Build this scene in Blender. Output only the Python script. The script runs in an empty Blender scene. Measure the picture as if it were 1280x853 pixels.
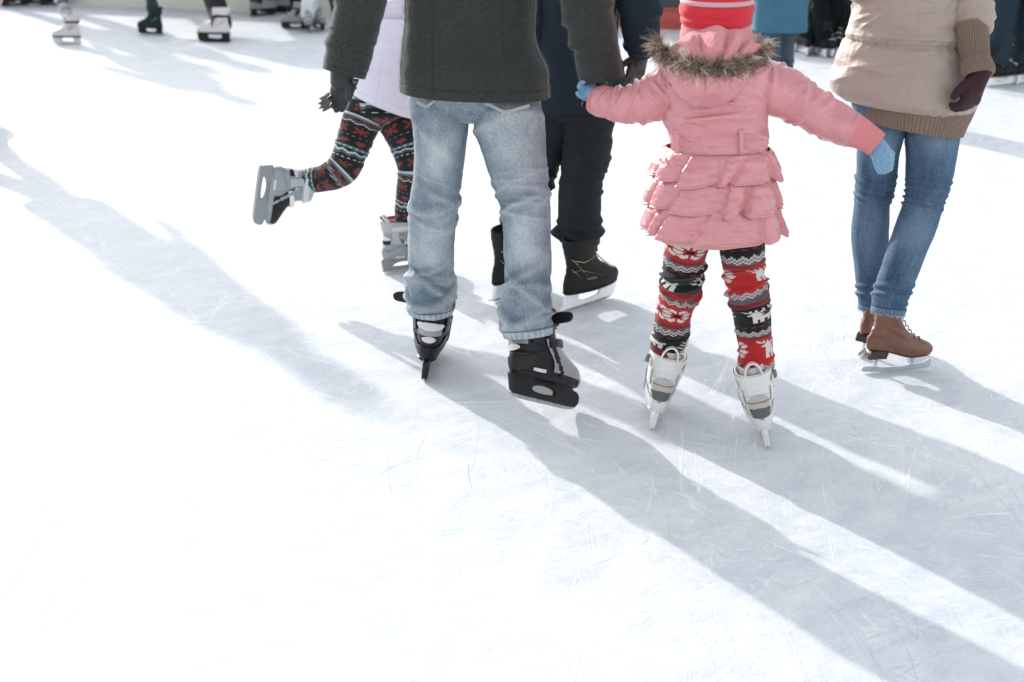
import bpy, bmesh, math, random
import numpy as np
from mathutils import Vector, Matrix, Quaternion
R = math.radians
SC = bpy.context.scene
C = SC.collection
# ------------------------------------------------------------------ camera
CAM_H, PITCH, FPX = 1.61, R(19.4), 1778.0
cd = bpy.data.cameras.new('camera'); cam = bpy.data.objects.new('camera', cd); C.objects.link(cam)
cam.location = (0, 0, CAM_H); cam.rotation_euler = (R(90) - PITCH, 0, 0)
cd.sensor_width = 36; cd.lens = FPX * 36 / 1280; cd.clip_start = .05; cd.clip_end = 1500
cd.dof.use_dof = True; cd.dof.focus_distance = 4.15; cd.dof.aperture_fstop = 3.5
SC.camera = cam
# ------------------------------------------------------------------ sky, sun, exposure
SUN_EL, SUN_AZ = R(17.8), R(-33.5)         # azimuth from +Y, negative = to the left
w = bpy.data.worlds.new('World'); SC.world = w; w.use_nodes = True
wn = w.node_tree; bg = wn.nodes['Background']
sk = wn.nodes.new('ShaderNodeTexSky'); sk.sky_type = 'NISHITA'; sk.sun_disc = False
sk.sun_elevation = SUN_EL; sk.sun_rotation = SUN_AZ; sk.air_density = 2.0; sk.dust_density = 2.2; sk.ozone_density = 0.3
bw = wn.nodes.new('ShaderNodeRGBToBW'); tn = wn.nodes.new('ShaderNodeVectorMath'); tn.operation = 'SCALE'; tn.inputs[0].default_value = (.955, 1.0, 1.095)   # a milky, thinly veiled winter sky
mx_ = wn.nodes.new('ShaderNodeMix'); mx_.data_type = 'RGBA'; mx_.inputs[0].default_value = .8
wn.links.new(sk.outputs[0], bw.inputs[0]); wn.links.new(bw.outputs[0], tn.inputs['Scale']); wn.links.new(sk.outputs[0], mx_.inputs[6]); wn.links.new(tn.outputs[0], mx_.inputs[7]); wn.links.new(mx_.outputs[2], bg.inputs[0]); bg.inputs[1].default_value = 0.15
S = Vector((math.sin(SUN_AZ) * math.cos(SUN_EL), math.cos(SUN_AZ) * math.cos(SUN_EL), math.sin(SUN_EL)))
sl = bpy.data.lights.new('sun', 'SUN'); sl.energy = 2.0; sl.angle = R(0.9); sl.color = (1, .965, .92)
so = bpy.data.objects.new('sun', sl); C.objects.link(so); so.rotation_euler = S.to_track_quat('Z', 'Y').to_euler()
SC.view_settings.view_transform = 'Standard'; SC.view_settings.look = 'None'
SC.view_settings.exposure = 1.40; SC.view_settings.gamma = 1.0
SC.render.film_transparent = False
try:
    SC.cycles.max_bounces = 8; SC.cycles.diffuse_bounces = 4; SC.cycles.use_denoising = True
except Exception: pass

# ------------------------------------------------------------------ mapping photo pixel + distance -> place
def ray(px, py):
    dx = (px - 640) / FPX; dv = (py - 426.5) / FPX
    return Vector((dx, math.cos(PITCH) - dv * math.sin(PITCH), -math.sin(PITCH) - dv * math.cos(PITCH)))
def W(px, py, Y):
    r = ray(px, py); return Vector((0, 0, CAM_H)) + r * (Y / r.y)
def G(px, py):
    r = ray(px, py); return Vector((0, 0, CAM_H)) + r * (-CAM_H / r.z)
def SCL(P):                                  # photo pixels per metre at a point
    return FPX / (P[1] * math.cos(PITCH) + (CAM_H - P[2]) * math.sin(PITCH))

# ------------------------------------------------------------------ numpy noise
_rng = np.random.RandomState(7); _perm = _rng.permutation(256); _perm = np.concatenate([_perm, _perm, _perm])
_gr = _rng.randn(256, 3); _gr /= np.linalg.norm(_gr, axis=1)[:, None]
def pn(x, y, z=0.0):
    x, y, z = np.broadcast_arrays(np.asarray(x, float), np.asarray(y, float), np.asarray(z, float))
    xi, yi, zi = np.floor(x).astype(int), np.floor(y).astype(int), np.floor(z).astype(int)
    fx, fy, fz = x - xi, y - yi, z - zi; out = 0
    s = lambda t: t * t * t * (t * (t * 6 - 15) + 10)
    u, v, w_ = s(fx), s(fy), s(fz)
    def g(i, j, k):
        h = _perm[(_perm[(_perm[(xi + i) & 255] + yi + j) & 255] + zi + k) & 255]
        q = _gr[h]; return q[..., 0] * (fx - i) + q[..., 1] * (fy - j) + q[..., 2] * (fz - k)
    l = lambda a, b, t: a + (b - a) * t
    return l(l(l(g(0,0,0), g(1,0,0), u), l(g(0,1,0), g(1,1,0), u), v), l(l(g(0,0,1), g(1,0,1), u), l(g(0,1,1), g(1,1,1), u), v), w_) * 1.6
def nu(u, v, fu, fv, seed=0):                # noise periodic in u
    a = 2 * np.pi * u; r = fu / (2 * np.pi)
    return pn(r * np.cos(a) + seed * 7.3, r * np.sin(a) + seed * 3.1, v * fv + seed)
def ss(a, b, x):
    t = np.clip((np.asarray(x, float) - a) / (b - a), 0, 1); return t * t * (3 - 2 * t)
def folds(u, v, lst):
    d = 0 * u
    for (u0, v0, sl_, wu, wv, amp) in lst:
        du = (u - u0 + .5) % 1 - .5
        dv = v - v0 - sl_ * du
        k = dv / wv
        d = d + amp * np.exp(-(du / wu) ** 2) * (np.exp(-1.15 * np.abs(k) ** 1.35) - .45 * np.exp(-((k - 1.5) ** 2)))
    return d
def rand_folds(seed, n, v0, v1, amp, wu=(.08, .25), wv=(.010, .025), sl_=.25, u0=0, u1=1):
    r = random.Random(seed)
    return [(r.uniform(u0, u1), r.uniform(v0, v1), r.uniform(-sl_, sl_), r.uniform(*wu), r.uniform(*wv), amp * r.uniform(.5, 1.2)) for _ in range(n)]

# ------------------------------------------------------------------ objects
def root(name, label, cat, loc, group=None):
    o = bpy.data.objects.new(name, None); C.objects.link(o); o.location = loc; o.empty_display_size = .1
    o['label'] = label; o['category'] = cat
    if group: o['group'] = group
    return o
def tag(o, label=None, cat=None, group=None, kind=None):
    if label: o['label'] = label
    if cat: o['category'] = cat
    if group: o['group'] = group
    if kind: o['kind'] = kind
    return o
WM = {}                                       # object name -> world matrix
def put(name, me, mats, parent=None, M=None, smooth=True):
    """link a mesh; verts are in world space unless M (its world matrix) is given."""
    o = bpy.data.objects.new(name, me)
    if mats is not None and len(me.materials) == 0:
        for m in (mats if isinstance(mats, (list, tuple)) else [mats]): me.materials.append(m)
    if smooth:
        me.polygons.foreach_set('use_smooth', [True] * len(me.polygons))
    C.objects.link(o)
    if M is None:
        n = len(me.vertices)
        if parent is not None:
            c = np.zeros(n * 3); me.vertices.foreach_get('co', c); c = c.reshape(-1, 3)
            cen = Vector(c.mean(0)) if n else Vector()
            me.transform(Matrix.Translation(-cen)); M = Matrix.Translation(cen)
        else: M = Matrix()
    WM[o.name] = M
    if parent is not None:
        o.parent = parent
        PM = WM.get(parent.name, Matrix.Translation(parent.location))
        o.matrix_basis = PM.inverted() @ M
    else: o.matrix_basis = M
    return o
def mesh_np(name, V, F, col=None, uv=None):
    me = bpy.data.meshes.new(name)
    V = np.asarray(V, float).reshape(-1, 3); F = np.asarray(F, int).reshape(-1, 4)
    me.vertices.add(len(V)); me.vertices.foreach_set('co', V.ravel())
    me.loops.add(len(F) * 4); me.loops.foreach_set('vertex_index', F.ravel())
    me.polygons.add(len(F)); me.polygons.foreach_set('loop_start', np.arange(len(F)) * 4); me.polygons.foreach_set('loop_total', np.full(len(F), 4))
    if uv is not None:
        l = me.uv_layers.new(name='UVMap'); l.data.foreach_set('uv', np.asarray(uv, float).reshape(-1))
    if col is not None:
        a = me.color_attributes.new('Col', 'FLOAT_COLOR', 'CORNER')
        c = np.ones((len(F), 4, 4)); c[..., :3] = np.asarray(col, float)[:, None, :]
        a.data.foreach_set('color', c.ravel())
    me.update(calc_edges=True); me.validate()
    return me
def join_meshes(name, mes):
    Vs, LV, LT, CO, UV, n = [], [], [], [], [], 0
    for m in mes:
        k = len(m.vertices); c = np.zeros(k * 3); m.vertices.foreach_get('co', c); Vs.append(c)
        l = np.zeros(len(m.loops), int); m.loops.foreach_get('vertex_index', l); LV.append(l + n); n += k
        t = np.zeros(len(m.polygons), int); m.polygons.foreach_get('loop_total', t); LT.append(t)
        a = m.color_attributes.get('Col'); q = np.ones(len(l) * 4)
        if a: a.data.foreach_get('color', q)
        CO.append(q); z = np.zeros(len(l) * 2)
        if m.uv_layers: m.uv_layers[0].data.foreach_get('uv', z)
        UV.append(z)
    V, LV, LT, CO, UV = [np.concatenate(x) for x in (Vs, LV, LT, CO, UV)]
    me = bpy.data.meshes.new(name); me.vertices.add(n); me.vertices.foreach_set('co', V)
    me.loops.add(len(LV)); me.loops.foreach_set('vertex_index', LV)
    me.polygons.add(len(LT)); me.polygons.foreach_set('loop_start', np.r_[0, np.cumsum(LT)[:-1]]); me.polygons.foreach_set('loop_total', LT)
    u = me.uv_layers.new(name='UVMap'); u.data.foreach_set('uv', UV)
    c = me.color_attributes.new('Col', 'FLOAT_COLOR', 'CORNER'); c.data.foreach_set('color', CO)
    me.update(calc_edges=True); return me

def catmull(P, n):
    """P (k,d) -> (n,d), chord-length catmull/pchip-like interpolation"""
    P = np.asarray(P, float); k = len(P)
    d = np.r_[0, np.cumsum(np.linalg.norm(np.diff(P[:, :3], axis=0), axis=1) + 1e-9)]
    t = np.linspace(0, d[-1], n); m = np.zeros_like(P)
    h = np.diff(d)[:, None]; sl_ = np.diff(P, axis=0) / h
    m[1:-1] = (sl_[:-1] * h[1:] + sl_[1:] * h[:-1]) / (h[1:] + h[:-1]); m[0] = sl_[0]; m[-1] = sl_[-1]
    i = np.clip(np.searchsorted(d, t, side='right') - 1, 0, k - 2); hh = h[i]; x = ((t - d[i])[:, None]) / hh
    return ((2*x**3 - 3*x**2 + 1) * P[i] + (x**3 - 2*x**2 + x) * hh * m[i] + (-2*x**3 + 3*x**2) * P[i+1] + (x**3 - x**2) * hh * m[i+1])

def loft(name, st, nu_=96, nv=120, side=(1, 0, 0), disp=None, colf=None, power=2.0, hem0=.02, hem1=.02, th=.006, horiz=False, capend=False, cap0=False, uoff=0.0, warp=None):
    """st: list of (P, rx, ry). ring angle 0 = +side; angle 90 deg = front (tangent x side)."""
    A = np.array([[*p, a, b] for (p, a, b) in st], float)
    A = catmull(A, nv + 1); P = A[:, :3]; rx = np.maximum(A[:, 3], .002); ry = np.maximum(A[:, 4], .002)
    T = np.gradient(P, axis=0); T /= np.linalg.norm(T, axis=1)[:, None]
    if horiz: T = np.tile([0, 0, 1.0], (nv + 1, 1))
    sd = np.asarray(side, float)
    sd = sd if sd.ndim == 2 else np.tile(sd, (nv + 1, 1))
    Sd = sd - (sd * T).sum(1)[:, None] * T; Sd /= np.linalg.norm(Sd, axis=1)[:, None]
    Fr = np.cross(T, Sd)
    u = np.arange(nu_) / nu_; v = np.linspace(0, 1, nv + 1); U, V = np.meshgrid(u, v)
    a = 2 * np.pi * (U + uoff); c, s = np.cos(a), np.sin(a)
    e = 2.0 / power
    cx = np.sign(c) * np.abs(c) ** e; sy = np.sign(s) * np.abs(s) ** e
    off = cx[..., None] * rx[:, None, None] * Sd[:, None, :] + sy[..., None] * ry[:, None, None] * Fr[:, None, :]
    nrm = cx[..., None] * Sd[:, None, :] / rx[:, None, None] + sy[..., None] * Fr[:, None, :] / ry[:, None, None]
    nrm /= np.linalg.norm(nrm, axis=2)[..., None] + 1e-9
    X = P[:, None, :] + off
    if disp is not None:
        X = X + nrm * disp(U, V, X)[..., None]
    if warp is not None: X = warp(X, U, V)
    rings = [X]; vs = [v]
    cen = X.mean(1)
    if hem0:
        k = 1 - th / np.linalg.norm(X[0] - cen[0], axis=1)[:, None]
        hin = max(1, int(hem0 * nv)) if hem0 < 1 else int(hem0)
        r0 = cen[0] + (X[0] - cen[0]) * k; 
        rr = [cen[hin] + (X[hin] - cen[hin]) * (1 - th / np.linalg.norm(X[hin] - cen[hin], axis=1)[:, None])]
        X0 = np.stack(rr + [r0])
    elif cap0: X0 = np.stack([cen[0] + (X[0] - cen[0]) * .02 + 0 * X[0], cen[0] + (X[0] - cen[0]) * .6])
    else: X0 = np.zeros((0, nu_, 3))
    if hem1 and not capend:
        hin = max(1, int(hem1 * nv)) if hem1 < 1 else int(hem1)
        k = 1 - th / np.linalg.norm(X[-1] - cen[-1], axis=1)[:, None]
        q = -1 - hin
        X1 = np.stack([cen[-1] + (X[-1] - cen[-1]) * k, cen[q] + (X[q] - cen[q]) * (1 - th / np.linalg.norm(X[q] - cen[q], axis=1)[:, None])])
    elif capend: X1 = np.stack([cen[-1] + (X[-1] - cen[-1]) * .6, cen[-1] + (X[-1] - cen[-1]) * .02])
    else: X1 = np.zeros((0, nu_, 3))
    vv = np.r_[np.zeros(len(X0)), v, np.ones(len(X1))]
    X = np.concatenate([X0, X, X1]); n = len(X)
    i, j = np.meshgrid(np.arange(n - 1), np.arange(nu_), indexing='ij')
    j2 = (j + 1) % nu_
    F = np.stack([i * nu_ + j, i * nu_ + j2, (i + 1) * nu_ + j2, (i + 1) * nu_ + j], -1).reshape(-1, 4)
    uu0 = j / nu_; uu1 = (j + 1) / nu_; va = vv[:-1][i]; vb = vv[1:][i]
    uv = np.stack([np.stack([uu0, va], -1), np.stack([uu1, va], -1), np.stack([uu1, vb], -1), np.stack([uu0, vb], -1)], 2).reshape(-1, 4, 2)
    col = None
    if colf is not None:
        uc = ((j + .5) / nu_).reshape(-1); vc = ((va + vb) / 2).reshape(-1)
        Xc = X.reshape(-1, 3)[F].mean(1)
        col = colf(uc, vc, Xc)
    me = mesh_np(name, X.reshape(-1, 3), F, col, uv)
    return me

def finish_mods(me, mods):
    o = bpy.data.objects.new('tmp', me); C.objects.link(o)
    for t, kw in mods:
        m = o.modifiers.new(t, t)
        for k, v in kw.items(): setattr(m, k, v)
    bpy.context.view_layer.update()
    dg = bpy.context.evaluated_depsgraph_get()
    r = bpy.data.meshes.new_from_object(o.evaluated_get(dg), preserve_all_data_layers=True, depsgraph=dg)
    bpy.data.objects.remove(o); return r
_ico = {}
def ico_pts(n=2):
    if n not in _ico:
        b = bmesh.new(); bmesh.ops.create_icosphere(b, subdivisions=n, radius=1); _ico[n] = np.array([v.co[:] for v in b.verts]); b.free()
    return _ico[n]
def blob(name, chains, voxel=.008, smooth=3):
    """chains of (point, radius) -> ONE continuous remeshed surface with tapering limbs"""
    bm = bmesh.new(); I = ico_pts(3 if voxel < .006 else 2)
    for ch in chains:
        segs = [(ch[0], ch[0])] if len(ch) == 1 else list(zip(ch[:-1], ch[1:]))
        for (a, ra), (b, rb) in segs:
            t = bmesh.new()
            pts = [Vector(a) + Vector(q) * ra for q in I]
            if len(ch) > 1: pts += [Vector(b) + Vector(q) * rb for q in I]
            vs = [t.verts.new(p) for p in pts]
            r = bmesh.ops.convex_hull(t, input=vs)
            dl = [g for g in set(r['geom_interior'] + r['geom_unused']) if isinstance(g, bmesh.types.BMVert)]
            bmesh.ops.delete(t, geom=dl, context='VERTS')
            tm = bpy.data.meshes.new('t'); t.to_mesh(tm); t.free(); bm.from_mesh(tm); bpy.data.meshes.remove(tm)
    me = bpy.data.meshes.new(name); bm.to_mesh(me); bm.free()
    r = finish_mods(me, [('REMESH', dict(mode='VOXEL', voxel_size=voxel, use_smooth_shade=True)), ('SMOOTH', dict(factor=.5, iterations=smooth))])
    r.name = name; r.materials.clear(); return r
def slab(name, outer, holes=(), th=.01, bevel=.001, res=2):
    """flat outline (x,z) with holes, thickness th along y, real bevelled edges"""
    cu = bpy.data.curves.new('c', 'CURVE'); cu.dimensions = '2D'; cu.fill_mode = 'BOTH'
    cu.extrude = max(th / 2 - bevel, .0002); cu.bevel_depth = bevel; cu.bevel_resolution = 1
    for pts in [outer] + list(holes):
        s = cu.splines.new('POLY'); s.points.add(len(pts) - 1); s.use_cyclic_u = True
        for p, q in zip(s.points, pts): p.co = (q[0], q[1], 0, 1)
    o = bpy.data.objects.new('t', cu); C.objects.link(o); bpy.context.view_layer.update()
    dg = bpy.context.evaluated_depsgraph_get()
    me = bpy.data.meshes.new_from_object(o.evaluated_get(dg), depsgraph=dg)
    bpy.data.objects.remove(o); me.transform(Matrix.Rotation(R(90), 4, 'X')); me.name = name; me.materials.clear()
    return me
def spl(pts, n=8, closed=True):
    """smooth closed outline through points"""
    P = [Vector(p) for p in pts]; k = len(P); out = []
    for i in range(k if closed else k - 1):
        if closed: p0, p1, p2, p3 = P[i-1], P[i], P[(i+1) % k], P[(i+2) % k]
        else: p0, p1, p2, p3 = P[max(i-1, 0)], P[i], P[i+1], P[min(i+2, k-1)]
        for j in range(n):
            t = j / n
            out.append(.5 * ((2*p1) + (p2 - p0)*t + (2*p0 - 5*p1 + 4*p2 - p3)*t*t + (3*p1 - p0 - 3*p2 + p3)*t**3))
    if not closed: out.append(P[-1])
    return out
def tube(name, pts, r=.004, nseg=10, sub=6, flat=1.0, side=(0, 0, 1)):
    q = spl(pts, sub, closed=False) if sub > 1 else [Vector(p) for p in pts]
    rr = r if callable(r) else (lambda t: r)
    st = [(tuple(p), rr(i / (len(q) - 1)), rr(i / (len(q) - 1)) * flat) for i, p in enumerate(q)]
    return loft(name, st, nseg, max(4, len(q) * 2), side=side, hem0=0, hem1=0, capend=True, cap0=True)
def box_me(name, x0, x1, y0, y1, z0, z1, bev=.002):
    bm = bmesh.new(); bmesh.ops.create_cube(bm, size=1)
    bmesh.ops.scale(bm, vec=(x1-x0, y1-y0, z1-z0), verts=bm.verts); bmesh.ops.translate(bm, vec=((x0+x1)/2, (y0+y1)/2, (z0+z1)/2), verts=bm.verts)
    if bev: bmesh.ops.bevel(bm, geom=bm.edges[:], offset=bev, segments=2, affect='EDGES', profile=.6)
    me = bpy.data.meshes.new(name); bm.to_mesh(me); bm.free(); return me
def strands(name, roots, dirs, lens, width=.0012, seg=4, grav=.0, curl=.3, seed=3, cols=None, cv=None, tip=1.0):
    """many thin tapering curved hairs in one mesh (ribbons)"""
    rg = np.random.RandomState(seed); n = len(roots)
    roots = np.asarray(roots, float); D = np.asarray(dirs, float); D /= np.linalg.norm(D, axis=1)[:, None]
    L = np.asarray(lens, float).reshape(-1); cur = roots.copy(); cd_ = rg.randn(n, 3) * (.35 if cv is not None else 1) + (np.asarray(cv) if cv is not None else 0)
    side = np.cross(D, rg.randn(n, 3)); side /= np.linalg.norm(side, axis=1)[:, None]
    pts = [cur.copy()]
    for k in range(seg):
        D = D + cd_ * curl / seg + np.array([0, 0, -grav / seg]); D /= np.linalg.norm(D, axis=1)[:, None]
        cur = cur + D * (L / seg)[:, None]; pts.append(cur.copy())
    V = []; 
    for k, p in enumerate(pts):
        wd = width * (1 - .85 * k / seg)
        V.append(p - side * wd / 2); V.append(p + side * wd / 2)
    V = np.stack(V, 1)                                  # n, 2(seg+1), 3
    m = 2 * (seg + 1); base = np.arange(n)[:, None] * m
    F = np.concatenate([np.stack([base[:, 0] + 2*k, base[:, 0] + 2*k + 1, base[:, 0] + 2*k + 3, base[:, 0] + 2*k + 2], -1) for k in range(seg)], 0)
    col = None
    if cols is not None: col = np.concatenate([np.asarray(cols) * (1 + (tip - 1) * (q / (seg - 1)) ** 1.5) for q in range(seg)])
    return mesh_np(name, V.reshape(-1, 3), F, col)

# ------------------------------------------------------------------ materials
MT = {}
def mat(name, base=(.5, .5, .5), rough=.7, metal=0, sheen=0, spec=.5, coat=0, attr=False, bump=None, var=None, sheen_tint=(1, 1, 1), trans=0, sss=0):
    """bump: list of (kind, scale, strength, distance, coords); var: (scale, amount, dark colour factor)"""
    if name in MT: return MT[name]
    m = bpy.data.materials.new(name); m.use_nodes = True; nt = m.node_tree; N, L = nt.nodes, nt.links
    b = N['Principled BSDF']; b.inputs['Roughness'].default_value = rough; b.inputs['Metallic'].default_value = metal
    b.inputs['Specular IOR Level'].default_value = spec; b.inputs['Sheen Weight'].default_value = sheen
    b.inputs['Sheen Roughness'].default_value = .4; b.inputs['Sheen Tint'].default_value = (*sheen_tint, 1)
    b.inputs['Coat Weight'].default_value = coat; b.inputs['Transmission Weight'].default_value = trans
    if sss: b.inputs['Subsurface Weight'].default_value = sss; b.inputs['Subsurface Scale'].default_value = .01
    tc = N.new('ShaderNodeTexCoord')
    if attr:
        at = N.new('ShaderNodeVertexColor'); at.layer_name = 'Col'; src = at.outputs[0]
    else:
        rgb = N.new('ShaderNodeRGB'); rgb.outputs[0].default_value = (*base, 1); src = rgb.outputs[0]
    for (sc_, amt) in (var or []):
        nz = N.new('ShaderNodeTexNoise'); nz.inputs['Scale'].default_value = sc_ if not isinstance(sc_, tuple) else 1
        nz.inputs['Detail'].default_value = 4
        if isinstance(sc_, tuple):
            mp = N.new('ShaderNodeMapping'); mp.inputs['Scale'].default_value = sc_; L.new(tc.outputs['UV'], mp.inputs[0]); L.new(mp.outputs[0], nz.inputs[0])
        else: L.new(tc.outputs['Object'], nz.inputs[0])
        mr = N.new('ShaderNodeMapRange'); mr.inputs[1].default_value = .3; mr.inputs[2].default_value = .7
        mr.inputs[3].default_value = 1 - amt; mr.inputs[4].default_value = 1 + amt; L.new(nz.outputs[0], mr.inputs[0])
        mx = N.new('ShaderNodeVectorMath'); mx.operation = 'SCALE'; L.new(src, mx.inputs[0]); L.new(mr.outputs[0], mx.inputs['Scale']); src = mx.outputs[0]
    L.new(src, b.inputs['Base Color'])
    prev = None
    for (kind, sc_, st_, dist) in (bump or []):
        if kind == 'noise':
            t = N.new('ShaderNodeTexNoise'); t.inputs['Detail'].default_value = 5
        elif kind == 'vor':
            t = N.new('ShaderNodeTexVoronoi')
        else:
            t = N.new('ShaderNodeTexWave'); t.bands_direction = 'DIAGONAL' if kind == 'twill' else ('X' if kind == 'ribx' else 'Z'); t.inputs['Distortion'].default_value = .3
        if isinstance(sc_, tuple):
            mp = N.new('ShaderNodeMapping'); mp.inputs['Scale'].default_value = sc_; L.new(tc.outputs['UV'], mp.inputs[0]); L.new(mp.outputs[0], t.inputs[0]); t.inputs['Scale'].default_value = 1
        else:
            t.inputs['Scale'].default_value = sc_; L.new(tc.outputs['Object'], t.inputs[0])
        bp = N.new('ShaderNodeBump'); bp.inputs['Strength'].default_value = st_; bp.inputs['Distance'].default_value = dist
        L.new(t.outputs['Distance'] if kind == 'vor' else t.outputs[0], bp.inputs['Height'])
        if prev: L.new(prev, bp.inputs['Normal'])
        prev = bp.outputs[0]
    if prev: L.new(prev, b.inputs['Normal'])
    MT[name] = m; return m
# ================================================================== SETTING
def ice_material():
    m = bpy.data.materials.new('ice'); m.use_nodes = True; nt = m.node_tree; N, L = nt.nodes, nt.links
    b = N['Principled BSDF']; tc = N.new('ShaderNodeTexCoord')
    def mth(op, a, b_=None, c=None, clamp=False):
        n = N.new('ShaderNodeMath'); n.operation = op; n.use_clamp = clamp
        for k, q in enumerate((a, b_, c)):
            if q is None: continue
            if isinstance(q, (int, float)): n.inputs[k].default_value = q
            else: L.new(q, n.inputs[k])
        return n.outputs[0]
    def noise(scale, rot=0, sc=(1, 1, 1), detail=3, dist=0, loc=(0, 0, 0), rough=.5):
        mp = N.new('ShaderNodeMapping'); mp.vector_type = 'TEXTURE'; mp.inputs['Rotation'].default_value = (0, 0, rot)
        mp.inputs['Scale'].default_value = tuple(1 / s for s in sc); mp.inputs['Location'].default_value = loc
        L.new(tc.outputs['Object'], mp.inputs[0])
        n = N.new('ShaderNodeTexNoise'); n.inputs['Scale'].default_value = scale; n.inputs['Detail'].default_value = detail
        n.inputs['Distortion'].default_value = dist; n.inputs['Roughness'].default_value = rough; L.new(mp.outputs[0], n.inputs[0]); return n.outputs[0]
    def mr(x, a, b_, c, d):
        n = N.new('ShaderNodeMapRange'); n.inputs[1].default_value = a; n.inputs[2].default_value = b_; n.inputs[3].default_value = c; n.inputs[4].default_value = d
        L.new(x, n.inputs[0]); return n.outputs[0]
    tot = None
    rg = random.Random(4)
    spec = [(.35, 8, .0075, 0), (1.25, 9, .0070, 0), (2.2, 7, .0075, 0), (2.75, 10, .0070, 0), (.9, 13, .008, 1), (1.9, 15, .008, 1), (2.5, 17, .009, 1), (.15, 19, .009, 1), (1.45, 16, .008, 0)]
    for i, (a, sy, thr, k) in enumerate(spec):
        n = noise(1.0, a, (.7 if not k else 1.6, sy * 1.5, 1), detail=1.5, dist=.3, loc=(i * 13.1, i * 7.7, 0))
        d = mth('ABSOLUTE', mth('SUBTRACT', n, .5))
        ln = mr(d, 0, thr, 1, 0)
        msk = mr(noise(2.3, 0, (1, 1, 1), detail=3, loc=(i * 3.3, -i * 5.1, 2)), .48, .62, 0, 1)
        ln = mth('MULTIPLY', ln, msk)
        tot = ln if tot is None else mth('MAXIMUM', tot, ln)
    # faint dark grooves (fresh cuts) on other angles
    gro = None
    for i, (a, sy) in enumerate([(.6, 9), (1.6, 11), (2.9, 8)]):
        n = noise(1.0, a, (.8, sy * 1.3, 1), detail=1, dist=.25, loc=(i * 23.1 + 5, i * 17.7, 1))
        ln = mr(mth('ABSOLUTE', mth('SUBTRACT', n, .5)), 0, .0042, 1, 0)
        ln = mth('MULTIPLY', ln, mr(noise(1.7, 0, detail=3, loc=(i * 6.3, i * 5.1, 9)), .5, .6, 0, 1))
        gro = ln if gro is None else mth('MAXIMUM', gro, ln)
    big = noise(1.1, .5, (1, 1.6, 1), detail=6, rough=.62)
    mid = noise(7, .7, (1, 1.5, 1), detail=6, rough=.7, loc=(4, 2, 0))
    fine = noise(85, .3, (1, 1.6, 1), detail=5, rough=.75, loc=(1, 8, 0))
    f = mth('ADD', mr(big, .35, .65, -.16, .20), mth('ADD', mr(mid, .32, .68, .10, 1.05), mr(fine, .38, .62, -.26, .26)), clamp=True)
    cr = N.new('ShaderNodeMix'); cr.data_type = 'RGBA'; cr.inputs[6].default_value = (.53, .57, .615, 1); cr.inputs[7].default_value = (.70, .715, .73, 1)
    L.new(f, cr.inputs[0])
    c2 = N.new('ShaderNodeMix'); c2.data_type = 'RGBA'; L.new(cr.outputs[2], c2.inputs[6]); c2.inputs[7].default_value = (.84, .85, .86, 1)
    L.new(mth('MULTIPLY', tot, .85), c2.inputs[0])
    c3 = N.new('ShaderNodeMix'); c3.data_type = 'RGBA'; L.new(c2.outputs[2], c3.inputs[6]); c3.inputs[7].default_value = (.42, .50, .58, 1)
    L.new(mth('MULTIPLY', gro, .28), c3.inputs[0])
    L.new(c3.outputs[2], b.inputs['Base Color'])
    L.new(mr(f, 0, 1, .40, .68), b.inputs['Roughness'])
    b.inputs['IOR'].default_value = 1.31; b.inputs['Specular IOR Level'].default_value = .05
    bp = N.new('ShaderNodeBump'); bp.inputs['Strength'].default_value = .7; bp.inputs['Distance'].default_value = .005
    h = mth('ADD', mth('MULTIPLY', tot, .22), mth('ADD', mth('MULTIPLY', mid, .9), mth('ADD', mth('MULTIPLY', fine, .5), mth('MULTIPLY', gro, -.35))))
    L.new(h, bp.inputs['Height']); L.new(bp.outputs[0], b.inputs['Normal'])
    return m
def sheet(name, pts, z, m):
    me = bpy.data.meshes.new(name); me.from_pydata([(x, y, z) for x, y in pts], [], [list(range(len(pts)))]); me.update()
    o = put(name, me, m, smooth=False); o['kind'] = 'structure'; return o
BA, BB = Vector((-3.13, 14.62)), Vector((1.365, 13.02)); bd = (BB - BA).normalized()
def bline(x): return BA.y + (x - BA.x) * bd.y / bd.x
sheet('ice', [(-22, -18), (22, -18), (22, bline(22)), (-22, bline(-22))], 0, ice_material())
sheet('snowy_ground', [(-400, -400), (400, -400), (400, 600), (-400, 600)], -.03, mat('packed snow', (.72, .75, .78), .8, var=[(.8, .08)], bump=[('noise', 3, .5, .03)]))
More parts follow.
